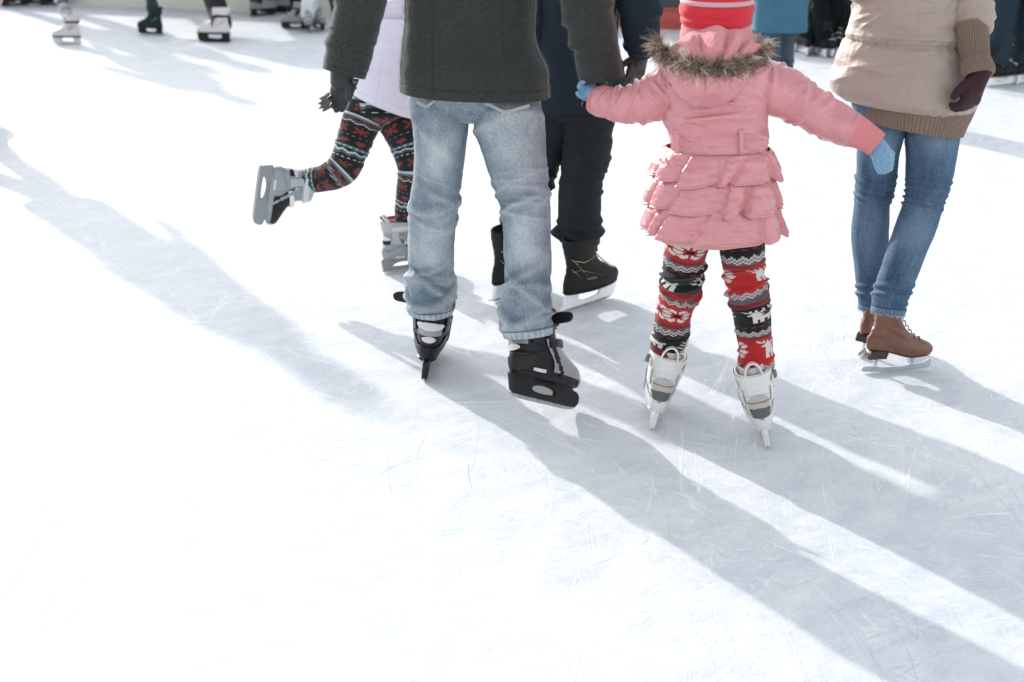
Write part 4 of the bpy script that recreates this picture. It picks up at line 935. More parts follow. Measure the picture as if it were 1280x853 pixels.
    put('cuff', loft('c', ln([(754, 127, 3.855, 39), (747, 126, 3.865, 36), (742, 124, 3.872, 32)]), 200, 30, side=(0, 0, 1), disp=rb(44), hem0=0, cap0=True, hem1=.1, th=.004), rib, coat)
    # three ruffled tiers
    def tier(seed, top, bot, wt, wb, rt, rb_, nv=90):
        rg = random.Random(seed)
        ph = [rg.uniform(0, 6.28) for _ in range(8)]
        cr = sorted([(i + rg.uniform(.1, .9)) / 10 for i in range(10)])      # sharp gathered creases
        amp = [rg.uniform(.55, 1.25) for _ in cr]; sk = [rg.uniform(-.02, .05) for _ in cr]
        def saw(u, v):
            k = 1 - v; uu = (u + .04 * k) % 1; out = 0 * u
            c_ = np.array(cr)[:, None, None] if u.ndim == 2 else np.array(cr)[:, None]
            pos = [c + s_ * k for c, s_ in zip(cr, sk)]
            for i in range(len(cr)):
                a_ = pos[i]; b_ = pos[(i + 1) % len(cr)]; ln_ = (b_ - a_) % 1; t = ((uu - a_) % 1) / ln_
                inside = t < 1
                pr = (1 - t) ** .8 * ss(0, .10, t) * amp[i] + .35 * np.sin(np.pi * np.clip(t, 0, 1)) * amp[i]
                out = np.where(inside, pr, out)
            return out
        def disp(u, v, X):
            k = 1 - v; S_ = saw(u, v)
            d = (.005 + .022 * k ** .8) * S_ - .010 * k + .0030 * nu(u, v, 8, 4, seed) + .0022 * nu(u + .1 * v, v, 26, 6, seed + 1)
            return d - .003 * np.exp(-(v / .015) ** 2) - .0018 * np.exp(-((v - .075) / .009) ** 2)
        def warp(X, u, v):
            k = (1 - v) ** 1.5; S_ = saw(u, v)
            X[..., 2] += k * (-.012 * (S_ - .5) + .006 * nu(u, 0 * v, 7, 1, seed + 9)); return X
        P0, P1 = W(*bot, 3.775), W(*top, 3.775)
        st = [(tuple(P0), wb / 2 / SCL(P0), rb_), (tuple(P0.lerp(P1, .4)), (wb * .72 + wt * .28) / 2 / SCL(P0), rb_ * .72 + rt * .28), (tuple(P0.lerp(P1, .8)), (wb * .35 + wt * .65) / 2 / SCL(P0), rb_ * .35 + rt * .65), (tuple(P1), wt / 2 / SCL(P1), rt)]
        return loft('tier', st, 420, nv, disp=disp, horiz=True, power=2.3, hem0=.1, hem1=0, th=.003, warp=warp)
    for sd_, top, bot, wt, wb, rt, rbb in ((5, (897, 184), (892, 218), 122, 152, .118, .146), (6, (894, 214), (892, 253), 132, 160, .128, .152), (7, (892, 248), (892, 288), 140, 168, .136, .158)):
        put('ruffle', tier(sd_, top, bot, wt, wb, rt, rbb), pink, coat)
    P0, P1 = W(887, 296, 3.775), W(891, 250, 3.775)
    put('lining', loft('lin', [(tuple(P0), 138 / 2 / SCL(P0), .132), (tuple(P1), 134 / 2 / SCL(P1), .126)], 120, 30, horiz=True, disp=lambda u, v, X: .005 * np.sin(u * 2 * np.pi * 7) * (1 - v) + .003 * nu(u, v, 5, 3, 2), hem0=.1, hem1=0, th=.003), mat('peach lining', (.66, .34, .30), .7, sheen=.2), coat)
    # belt loops and waist seam details
    for (x, y) in ((845, 176), (926, 176)):
        q = [W(x, y - 14, 3.66), W(x + 1, y, 3.652), W(x + 1, y + 16, 3.655)]
        put('belt_loop', tube('bl', q, r=.006, flat=.35, side=(1, 0, 0), nseg=10, sub=4), pink, coat)
    # hood: fleece inside, fur rim, outer bag hanging on the back
    top = lambda s: W(896 + s * 66, 30 + 34 * abs(s) ** 2.0 + (4 if s > 0 else 6) * abs(s), 3.73 + .02 * abs(s))
    rim = lambda s: W(889 + s * 68, 89 - 31 * abs(s) ** 2.2, 3.615 + .13 * abs(s) ** 2)
    bot = lambda s: W(884 + s * 54, 133 - 45 * abs(s) ** 2.6, 3.640 + .03 * abs(s) ** 2)
    def surf(a, b, bulge, nn=140, mm=60, folds_=None, dirv=Vector((0, -1, .25))):
        Vv = []
        for j in range(mm + 1):
            t = j / mm
            for i in range(nn + 1):
                s = -1 + 2 * i / nn
                p = a(s).lerp(b(s), t) + dirv * bulge(s, t)
                Vv.append(p)
        Vv = np.array([tuple(p) for p in Vv]).reshape(mm + 1, nn + 1, 3)
        if folds_ is not None:
            Sx, Tx = np.meshgrid(np.linspace(-1, 1, nn + 1), np.linspace(0, 1, mm + 1)); Vv[..., 1] -= folds_(Sx, Tx); Vv[..., 2] += folds_(Sx, Tx) * .6
        i, j = np.meshgrid(np.arange(mm), np.arange(nn), indexing='ij'); q = nn + 1
        F = np.stack([i * q + j, (i + 1) * q + j, (i + 1) * q + j + 1, i * q + j + 1], -1).reshape(-1, 4)
        me = mesh_np('s', Vv.reshape(-1, 3), F)
        return finish_mods(me, [('SOLIDIFY', dict(thickness=.006, offset=0))])
    def ff(s, t):
        d = 0
        for (s0, k, wd, am) in ((-.32, .10, .07, -.016), (-.72, .1, .06, -.012), (.22, -.15, .06, -.010), (.62, -.35, .07, -.016), (.88, -.3, .05, .010), (-.52, .05, .06, .012), (.0, 0, .14, .012), (.42, -.25, .07, .012)):
            d = d + am * np.exp(-((s - s0 - k * t) / wd) ** 2) * np.sin(np.pi * np.clip(t * 1.1, 0, 1)) 
        return d + .006 * pn(s * 4, t * 3, 2) + .002 * pn(s * 12, t * 9, 5)
    fleece = mat('pink fleece lining', (.66, .27, .28), .95, sheen=.5, spec=.1, bump=[('noise', 170, 1.0, .005), ('noise', 60, .6, .006)], sheen_tint=(1, .85, .85))
    hood = put('hood', surf(rim, bot, lambda s, t: .030 * math.sin(math.pi * t) * (1 - abs(s) ** 3) + .008, folds_=lambda s, t: .004 * pn(s * 5, t * 4, 7) - .003 * np.exp(-((s + .12) / .02) ** 2) - .003 * np.exp(-((s - .38) / .02) ** 2)), pink, coat)
    put('hood_lining', surf(top, rim, lambda s, t: .045 * math.sin(math.pi * t ** .8) * (1 - abs(s) ** 4) , folds_=ff), fleece, hood)
    # collar tube behind the neck so nothing is hollow
    put('collar', loft('col', [(tuple(W(896, 62, 3.775)), .10, .085), (tuple(W(896, 44, 3.785)), .095, .085), (tuple(W(896, 28, 3.79)), .088, .085)], 100, 40, horiz=True, disp=lambda u, v, X: .004 * nu(u, v, 6, 3, 3)), fleece, hood)
    rg = np.random.RandomState(11); nc, per = 950, 17; rt_, dr_, cl_, cv_, le_ = [], [], [], [], []
    for c_ in range(nc):                                                  # locks of hair that share a direction and a bend
        s = rg.uniform(-1.03, 1.03); p = rim(max(-1, min(1, s))); a = rg.uniform(0, 2 * math.pi)
        o = Vector((0, -math.cos(a), math.sin(a))) * .018
        tip = Vector((.45 * s + rg.normal(0, .55), -math.cos(a) * .9 - .15 + rg.normal(0, .3), math.sin(a) * .9 - .35 + rg.normal(0, .3)))
        cv = rg.normal(0, 1.1, 3); L_ = rg.uniform(.022, .050); base = np.array([(.105, .070, .052), (.26, .19, .145), (.62, .53, .45)][rg.choice([0, 1, 2], p=[.42, .38, .20])])
        for q in range(per):
            rt_.append(tuple(p + o * rg.uniform(.4, 1) + Vector((rg.normal(0, .004), rg.normal(0, .003), rg.normal(0, .003))))); dr_.append(tuple(tip + Vector(rg.normal(0, .12, 3))))
            cl_.append(base * rg.uniform(.7, 1.3)); cv_.append(cv); le_.append(L_ * rg.uniform(.6, 1.15))
    put('fur_trim', strands('fur', rt_, dr_, le_, width=.0015, seg=5, curl=.9, grav=.35, seed=5, cols=cl_, cv=cv_, tip=1.7), mat('fake fur', attr=True, rough=.6, spec=.25), hood)
    core = [tuple(rim(-1 + 2 * i / 12)) for i in range(13)]
    put('fur_backing', tube('fb', core, r=lambda t: .012 + .006 * math.sin(math.pi * t), nseg=16, sub=5), mat('fur backing', (.10, .082, .070), .95, bump=[('noise', 180, 1, .004)]), hood)
    # hat with a folded brim
    red = mat('red knit hat', (.58, .018, .035), .85, sheen=.35, bump=[('vor', 330, .5, .0015), ('noise', 40, .3, .003)], sheen_tint=(1, .7, .7))
    h = J['head']
    ribs = lambda a: (lambda u, v, X: .0006 * np.sin(u * 2 * np.pi * 90) + a * nu(u, v, 3, 3, 4))
    hc = W(895, 30, 3.79)
    hat = put('knit_hat', loft('h', [(tuple(hc), .082, .090), (tuple(hc + UP * .06), .090, .098), (tuple(hc + UP * .10), .092, .100), (tuple(hc + UP * .15), .084, .090), (tuple(hc + UP * .19), .055, .06), (tuple(hc + UP * .205), .012, .012)], 240, 90, disp=ribs(.002), hem1=0, capend=True, horiz=True), red, r)
    put('folded_brim', loft('hb', [(tuple(hc + UP * -.004), .087, .095), (tuple(hc + UP * .012), .0945, .1025), (tuple(hc + UP * .020), .0925, .1005), (tuple(hc + UP * .026), .0955, .1035), (tuple(hc + UP * .042), .0985, .1065), (tuple(hc + UP * .050), .097, .105)], 240, 60, disp=ribs(.0015), hem0=.1, hem1=.1, horiz=True, th=.009), red, hat)
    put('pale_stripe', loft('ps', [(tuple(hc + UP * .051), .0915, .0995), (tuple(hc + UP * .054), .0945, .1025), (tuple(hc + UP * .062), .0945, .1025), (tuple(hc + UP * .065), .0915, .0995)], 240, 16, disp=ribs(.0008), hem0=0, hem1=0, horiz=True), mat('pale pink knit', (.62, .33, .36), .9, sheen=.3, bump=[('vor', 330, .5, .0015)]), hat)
    # gloves
    bl = mat('light blue knit glove', (.175, .325, .48), .9, sheen=.4, bump=[('vor', 420, .8, .002), ('noise', 120, .5, .003)], var=[(120, .12)])
    glove(r, 'glove', W(1094, 180, 3.695), Vector((.62, -.12, -.62)), Vector((-.35, -.7, -.5)), .110, 58, bl, r=1.35, wristlen=.04, wr=.026, spread=.01, voxel=.0025, extra=[[(W(1094, 180, 3.695), .024), (W(1100, 190, 3.69), .027), (W(1107, 206, 3.68), .021)]])
    glove(r, 'glove', W(746, 122, 3.87), W(733, 108, 3.885) - W(746, 122, 3.87), Vector((-.6, 0, -.8)), .078, 55, bl, r=1.9, wristlen=.03, wr=.024, spread=.01, voxel=.0028)
    return r
girl()
# ================================================================== THE WOMAN IN BEIGE
def woman():
    r = root('person', 'woman in a beige puffer coat and tight blue jeans on brown figure skates', 'person', (1.18, 4.3, 0))
    sz = .88
    g1 = G(1119, 464); f1 = Vector((.985, .16, 0)).normalized(); u1 = Vector((-.05, -.04, 1)).normalized()
    sR, MR = skate(r, 'figure', Vector((g1.x, g1.y, .001)), f1, u1, sz)
    g2 = G(1074, 446); f2 = Vector((.55, .83, 0)).normalized(); u2 = Vector((.10, 0, 1)).normalized()
    sL, ML = skate(r, 'figure', Vector((g2.x, g2.y, .001)) + f2 * .10, f2, u2, sz)
    J = {'pelvis': W(1132, 118, 4.36), 'hipL': W(1103, 140, 4.38), 'hipR': W(1160, 142, 4.35), 'kneeL': W(1090, 262, 4.44), 'kneeR': W(1152, 258, 4.32), 'ankL': anklepos(ML, 'figure', sz), 'ankR': anklepos(MR, 'figure', sz), 'toeL': toepos(ML, 'figure', sz), 'toeR': toepos(MR, 'figure', sz)}
    pel = J['pelvis']; J['waist'] = pel + UP * .16; J['chest'] = pel + Vector((.01, .02, .37)); J['neck'] = pel + Vector((.01, .05, .55)); J['head'] = pel + Vector((.01, .08, .68))
    J['shL'] = J['chest'] + Vector((-.17, 0, .08)); J['shR'] = J['chest'] + Vector((.17, 0, .08)); J['elL'] = W(1082, -30, 4.33); J['wrL'] = J['elL'] + Vector((.06, .20, -.03))
    J['elR'] = W(1210, -30, 4.32); J['wrR'] = W(1222, 96, 4.15)
    def jd(seed, low):
        fl = rand_folds(seed, 10, .50, .66, .0045, (.12, .3), (.006, .010), .04) + [(.75, v0, .02, .3, .006, .006) for v0 in (.53, .56, .59, .62, .65)]
        fl += [(.7, .10, .1, .4, .010, .008), (.7, .05, -.1, .4, .012, .006), (.75, .145, .1, .3, .010, .006), (.2, .08, .1, .4, .012, .007), (.8, .93, .3, .3, .02, .004)]
        return lambda u, v, X: folds(u, v, fl) + .002 * nu(u, v, 3, 7, seed) + .0010 * nu(u, v, 9, 20, seed) - .0010 * np.exp(-(((u - 0 + .5) % 1 - .5) / .006) ** 2) + .0012 * (v < .02)
    cl = lambda sd, f: denim_col(sd, light=(.19, .275, .37), dark=(.025, .062, .12), fade=f)
    Ls = [S3(1086, 386, 4.46, 25, 1.2), S3(1087, 376, 4.46, 28, 1.2), S3(1088, 350, 4.46, 36, 1.2), S3(1088, 318, 4.46, 43, 1.15), S3(1088, 285, 4.45, 46, 1.12), S3(1090, 252, 4.44, 44, 1.12), S3(1095, 222, 4.43, 49, 1.12), S3(1098, 190, 4.41, 52, 1.15), S3(1103, 160, 4.39, 56, 1.15), S3(1108, 128, 4.37, 62, 1.1)]
    Rs = [S3(1110, 391, 4.27, 41, 1.05), S3(1112, 378, 4.275, 43, 1.1), S3(1116, 362, 4.28, 45, 1.1), S3(1122, 345, 4.285, 45, 1.1), S3(1133, 315, 4.30, 47, 1.12), S3(1145, 283, 4.31, 50, 1.12), S3(1155, 252, 4.32, 49, 1.12), S3(1161, 222, 4.33, 57, 1.12), S3(1164, 195, 4.34, 62, 1.12), S3(1165, 165, 4.35, 68, 1.15), S3(1162, 132, 4.36, 72, 1.1)]
    J['legL'], J['legR'] = Ls, Rs; body(r, J, .93, hands=()); hair(r, J, .95, (0, 1, 0), long=.22)
    a = loft('l', Ls, 170, 300, disp=jd(51, 0), colf=cl(51, ((.75, .36, .13), (.74, .85, .1))), hem0=.02, hem1=0, capend=True)
    b = loft('l', Rs, 170, 300, disp=jd(61, 0), colf=cl(61, ((.72, .40, .12), (.74, .86, .09))), hem0=.02, hem1=0, capend=True)
    p_ = loft('p', [(tuple(pel - UP * .09), .05, .06), (tuple(pel - UP * .06), .135, .105), (tuple(pel), .165, .12), (tuple(pel + UP * .14), .14, .11)], 100, 30, colf=lambda u, v, X: np.tile([.09, .14, .20], (len(u), 1)), hem0=0, cap0=True, horiz=True)
    jn = put('jeans', join_meshes('jeans', [a, b, p_]), DENIM('blue'), r)
    # frayed raw hem
    for st, n, sd in ((Rs, 420, 5), (Ls, 260, 6)):
        rg = np.random.RandomState(sd); P0 = Vector(st[0][0]); P1 = Vector(st[1][0]); t = (P0 - P1).normalized(); s_ = Vector((1, 0, 0)); s_ = (s_ - t * s_.dot(t)).normalized(); f_ = t.cross(s_)
        aa = rg.uniform(0, 2 * math.pi, n)
        rr = [tuple(P0 + s_ * math.cos(q) * st[0][1] + f_ * math.sin(q) * st[0][2]) for q in aa]
        put('frayed_hem', strands('fr', rr, [tuple(t + Vector(rg.normal(0, .35, 3))) for _ in aa], .006 + .008 * rg.rand(n), width=.0012, seg=2, curl=.8, seed=sd), mat('frayed cotton', (.42, .47, .52), .9), jn)
    puff = mat('beige puffer fabric', (.36, .290, .250), .60, sheen=.15, spec=.3, bump=[('noise', 11, .8, .020), ('noise', 38, .5, .007), ('noise', 500, .25, .001)], var=[(5, .05)])
    def pd(u, v, X):
        d = 0 * u
        for v0 in (.30, .56, .80): d = d - .006 * np.exp(-((v - v0) / .009) ** 2) - .004 * np.exp(-((v - v0) / .035) ** 2)
        d = d + .012 * np.sin(np.pi * np.clip(v / .30, 0, 1)) - .020 * np.exp(-((v) / .018) ** 2)
        fl = rand_folds(91, 44, .04, .55, .0065, (.03, .10), (.008, .022), 1.0) + [(.70, .34, .05, .2, .018, .008), (.83, .33, -.1, .1, .02, .008), (.62, .20, .5, .08, .03, .007), (.78, .17, -.12, .16, .016, .006), (.56, .12, .7, .06, .04, .010), (.90, .10, -.5, .06, .04, .010)]
        d = d + folds(u, v, fl) + .008 * nu(u, v, 4, 5, 31) + .003 * nu(u, v, 14, 14, 32)
        q = np.exp(-((v - .30) / .03) ** 2) + np.exp(-((v - .56) / .03) ** 2) + np.exp(-(v / .04) ** 2)
        return d + .0045 * q * nu(u, v, 60, 3, 8)
    hl, hr = W(1043, 122, 4.34), W(1212, 143, 4.34); hc = (hl + hr) / 2; hw = (hr - hl).length / 2; tl = hr.z - hl.z
    def q3(px, py, w_, ry): P = W(px, py, 4.35); return (tuple(P), w_ / 2 / SCL(P), ry)
    st = [(tuple(hc), hw * .97, .165), (tuple(hc + UP * .03), hw, .170), q3(1131, 92, 168, .172), q3(1131, 60, 154, .165), q3(1133, 30, 142, .155), q3(1134, 0, 132, .148), (tuple(J['waist'] + UP * .18), .180, .145), (tuple(J['chest'] + UP * .05), .20, .145), (tuple(J['chest'] + UP * .12), .18, .12), (tuple(J['neck'] - UP * .03), .10, .09), (tuple(J['neck'] + UP * .05), .10, .10)]
    def wp(X, u, v):
        k = np.clip(1 - v * 2.5, 0, 1); X[..., 2] += (X[..., 0] - hc.x) / (2 * hw) * tl * k; return X
    cb = loft('c', st, 300, 300, disp=pd, horiz=True, power=2.2, hem0=.02, warp=wp)
    def sd(u, v, X):
        d = 0 * u
        for v0 in (.22, .45, .68): d = d - .012 * np.exp(-((v - v0) / .014) ** 2) - .008 * np.exp(-((v - v0) / .04) ** 2)
        d = d - .016 * np.exp(-((v - 1) / .03) ** 2)
        return d + .006 * nu(u, v, 4, 5, 3) + .003 * nu(u, v, 10, 12, 5) + folds(u, v, rand_folds(19, 14, .1, .95, .006, (.1, .3), (.02, .04), .4))
    cuffR = W(1213, 44, 4.24)
    sR_ = loft('s', [(tuple(J['shR']), .07, .07), (tuple(J['shR'].lerp(J['elR'], .2)), .088, .088), (tuple(J['elR']), .082, .082), (tuple(W(1211, 0, 4.30)), .076, .076), (tuple(W(1213, 28, 4.26)), .070, .070), (tuple(cuffR), .060, .060)], 130, 180, disp=sd, hem0=0, cap0=True, hem1=.03)
    sL_ = loft('s', [(tuple(J['shL']), .07, .07), (tuple(J['shL'].lerp(J['elL'], .2)), .088, .088), (tuple(J['elL']), .080, .080), (tuple(J['elL'].lerp(J['wrL'], .5)), .07, .07), (tuple(J['wrL']), .06, .06)], 130, 180, disp=sd, hem0=0, cap0=True, hem1=.03)
    ct = put('coat', join_meshes('coat', [cb, sR_, sL_]), puff, r)
    knit = mat('taupe rib knit', (.21, .150, .115), .9, sheen=.25, spec=.2, bump=[('noise', 450, .7, .0015)], var=[(300, .15)])
    rib = lambda n, a=.0022: (lambda u, v, X: a * np.abs(np.sin(u * np.pi * n)) ** .7 + .003 * nu(u, v, 4, 3, 2))
    kl, kr = W(1080, 148, 4.35), W(1202, 168, 4.35); kc = (kl + kr) / 2; kt = kr.z - kl.z
    kc.x = W(1139, 165, 4.35).x
    kst = [(tuple(kc), 124 / 2 / SCL(kc), .128), (tuple(kc + UP * .03), 131 / 2 / SCL(kc), .138), (tuple(kc + UP * .09), 146 / 2 / SCL(kc), .155), (tuple(kc + UP * .14), 150 / 2 / SCL(kc), .158)]
    def wk(X, u, v): X[..., 2] += (X[..., 0] - kc.x) / .31 * kt; return X
    put('ribbed_hem', loft('k', kst, 960, 50, disp=rib(95, .0040), horiz=True, power=2.2, hem0=.06, th=.005, warp=wk), knit, ct)
    kc0, kc1 = W(1212, 14, 4.26), W(1222, 95, 4.15)
    put('ribbed_cuff', loft('k', [(tuple(kc0), .046, .046), (tuple(kc0.lerp(kc1, .35)), .045, .045), (tuple(kc0.lerp(kc1, .80)), .036, .036), (tuple(kc1), .035, .035)], 480, 80, disp=rib(38, .0040), hem0=0, cap0=True, hem1=.05, th=.004), knit, ct)
    m0, m1 = W(1220, 74, 4.175), W(1223.5, 95, 4.145)
    put('folded_cuff', loft('k', [(tuple(m0), .038, .038), (tuple(m0.lerp(m1, .15)), .041, .041), (tuple(m0.lerp(m1, .9)), .041, .041), (tuple(m1), .038, .038)], 480, 40, disp=rib(38, .0040), hem0=.05, hem1=.05, th=.004), knit, ct)
    put('ribbed_cuff', loft('k', [(tuple(J['wrL'] - (J['wrL'] - J['elL']).normalized() * .03), .05, .05), (tuple(J['wrL'] + (J['wrL'] - J['elL']).normalized() * .05), .042, .042)], 240, 20, disp=rib(38, .0040), hem0=0, cap0=True, hem1=.05), knit, ct)
    mg = mat('maroon glove', (.026, .004, .009), .8, sheen=.08, bump=[('vor', 380, .5, .0015)])
    glove(r, 'glove', W(1223, 98, 4.145), W(1206, 142, 4.13) - W(1223, 98, 4.145), Vector((-.75, -.5, -.1)), .128, 40, mg, r=1.9, wristlen=.03, wr=.031, spread=.02)
    glove(r, 'glove', J['wrL'] + Vector((.015, .05, -.01)), Vector((.3, 1, -.1)), Vector((.8, 0, .5)), .15, 30, mg, r=1.3, wristlen=.03, wr=.03)
    return r
woman()
# ================================================================== THE SKATER IN BLACK CARGO TROUSERS
def cargo():
    r = root('person', 'skater in dark navy coat and black cargo trousers, just right of the man in jeans', 'person', (.22, 5.0, 0))
    pal = dict()
    g = G(706, 391); f = Vector((.70, .714, 0)).normalized(); sz = .95
    sR, MR = skate(r, 'hockey', Vector((g.x, g.y, .001)) + f * .118, f, (0.04, -.04, 1), sz)
    g2 = G(620, 377); f2 = Vector((.55, .835, 0)).normalized()
    sL, ML = skate(r, 'hockey', Vector((g2.x, g2.y, .001)) + f2 * .10, f2, (.10, 0, 1), sz)
    J = {'pelvis': W(728, 118, 5.03), 'hipL': W(702, 140, 5.05), 'hipR': W(738, 140, 5.02), 'kneeL': W(672, 232, 5.10), 'kneeR': W(730, 232, 5.0), 'ankL': anklepos(ML, 'hockey', sz), 'ankR': anklepos(MR, 'hockey', sz), 'toeL': toepos(ML, 'hockey', sz), 'toeR': toepos(MR, 'hockey', sz)}
    pel = J['pelvis']; k = .88
    J['waist'] = pel + UP * .14; J['chest'] = pel + Vector((.0, .02, .35)); J['neck'] = pel + Vector((.0, .05, .53)); J['head'] = pel + Vector((0, .08, .65))
    J['shL'] = J['chest'] + Vector((-.15, 0, .08)); J['shR'] = J['chest'] + Vector((.16, 0, .08)); J['elL'] = W(668, 30, 5.0); J['wrL'] = W(662, 108, 5.12)
    J['elR'] = W(800, 22, 4.98); J['wrR'] = W(797, 76, 5.10)
    blk = mat('black cargo cloth', (.014, .017, .018), .8, sheen=.03, spec=.2, bump=[('noise', 380, .4, .001), ('noise', 30, .5, .006)], var=[(30, .12)])
    def d(seed):
        fl = rand_folds(seed, 10, .0, .16, .012, (.12, .3), (.02, .03), .2) + rand_folds(seed + 1, 18, .25, .85, .008, (.1, .25), (.015, .025), .3) + [(.75, .07, .15, .4, .025, .014), (.7, .02, -.1, .4, .02, .010), (.72, .42, .15, .3, .018, .007), (.8, .56, -.3, .3, .02, .007)]
        return lambda u, v, X: folds(u, v, fl) + .005 * nu(u, v, 3, 6, seed) + .002 * nu(u, v, 9, 16, seed)
    Rs = [S3(719, 305, 4.98, 40, 1.1), S3(722, 294, 4.98, 54, 1.1), S3(724, 280, 4.98, 55, 1.1), S3(724, 250, 4.99, 54, 1.1), S3(728, 217, 5.0, 56, 1.1), S3(733, 186, 5.01, 62, 1.1), S3(733, 158, 5.02, 66, 1.1), S3(730, 130, 5.03, 70, 1.1), S3(728, 112, 5.03, 72, 1.1)]
    Ls = [S3(640, 302, 5.14, 38, 1.1), S3(646, 286, 5.14, 44, 1.1), S3(655, 255, 5.13, 48, 1.1), S3(666, 225, 5.10, 52, 1.1), S3(676, 190, 5.08, 58, 1.1), S3(686, 155, 5.06, 64, 1.1), S3(694, 120, 5.05, 68, 1.1)]
    J['legL'], J['legR'] = Ls, Rs; body(r, J, k, hands=()); hair(r, J, .9, (0, 1, 0))
    a = loft('l', Rs, 130, 200, disp=d(71), hem0=.03, hem1=0, capend=True); b = loft('l', Ls, 130, 200, disp=d(81), hem0=.03, hem1=0, capend=True)
    p_ = loft('p', [(tuple(pel - UP * .11), .05, .06), (tuple(pel - UP * .08), .13, .11), (tuple(pel), .155, .12), (tuple(pel + UP * .12), .14, .11)], 90, 24, hem0=0, cap0=True, horiz=True)
    tr = put('trousers', join_meshes('trousers', [a, b, p_]), blk, r)
    # cargo pocket with flap and press studs on the right thigh
    for (x0, x1, y0, y1, Y, nm) in ((737, 760, 156, 170, 4.935, 'pocket_flap'), (741, 759, 170, 216, 4.945, 'cargo_pocket')):
        nn, mm = 24, 24; Vv = []
        for j in range(mm + 1):
            for i in range(nn + 1):
                t = i / nn; Vv.append(tuple(W(x0 + (x1 - x0) * t, y0 + (y1 - y0) * j / mm, Y + .03 * t ** 2 - .006 * math.sin(math.pi * j / mm))))
        i, j = np.meshgrid(np.arange(mm), np.arange(nn), indexing='ij'); q = nn + 1
        F = np.stack([i * q + j, (i + 1) * q + j, (i + 1) * q + j + 1, i * q + j + 1], -1).reshape(-1, 4)
        put(nm, finish_mods(mesh_np('pk', Vv, F), [('SOLIDIFY', dict(thickness=.007, offset=0)), ('BEVEL', dict(width=.002, segments=2))]), blk, tr)
    for (x, y) in ((735, 159), (734, 219)):
        put('press_stud', blob('stud', [[(W(x, y, 4.93), .0055)]], .002, 1), mat('stud metal', (.6, .6, .6), .3, .9), tr)
    nv = mat('navy coat cloth', (.013, .021, .029), .85, sheen=.04, spec=.15, bump=[('noise', 380, .5, .0015), ('noise', 12, .4, .01)], var=[(7, .12)])
    def cdp(u, v, X): return .006 * nu(u, v, 3, 4, 12) + .002 * nu(u, v, 10, 12, 13) + folds(u, v, rand_folds(21, 12, .05, .6, .006, (.06, .2), (.02, .05), .6))
    def q3(px, py, w_, ry): P = W(px, py, 5.02); return (tuple(P), w_ / 2 / SCL(P), ry)
    st = [q3(717, 134, 104, .15), q3(717, 122, 106, .152), q3(718, 80, 104, .148), q3(720, 40, 102, .14), q3(722, 0, 100, .135), (tuple(J['chest'] + UP * .04), .185, .14), (tuple(J['chest'] + UP * .11), .165, .12), (tuple(J['neck'] - UP * .02), .08, .08), (tuple(J['neck'] + UP * .04), .08, .085)]
    cb = loft('c', st, 180, 200, disp=cdp, horiz=True, power=2.3, hem0=.03)
    sdp = lambda u, v, X: .005 * nu(u, v, 3, 5, 14) + folds(u, v, rand_folds(23, 12, .2, .95, .007, (.1, .3), (.02, .04), .3))
    sr = loft('s', [(tuple(J['shR']), .06, .06), (tuple(J['shR'].lerp(J['elR'], .3)), .075, .075), (tuple(W(800, 10, 4.98)), .074, .074), (tuple(W(801, 35, 5.0)), .068, .068), (tuple(W(802, 64, 5.06)), .050, .050)], 110, 130, disp=sdp, hem0=0, cap0=True, hem1=.04)
    s_l = sleeve(J['shL'], J['elL'], J['wrL'], (.075, .066, .05), disp=sdp)
    put('coat', join_meshes('coat', [cb, sr, s_l]), nv, r)
    gm = mat('dark brown glove', (.05, .04, .032), .7, bump=[('noise', 200, .5, .002)])
    glove(r, 'glove', W(801, 68, 5.07), Vector((-.25, .1, -1)), Vector((-.9, -.3, 0)), .14, 30, gm, r=1.35, wr=.03)
    glove(r, 'glove', J['wrL'], J['wrL'] - J['elL'], Vector((.5, .8, 0)), .14, 30, gm, r=1.35, wr=.03)
    return r
cargo()
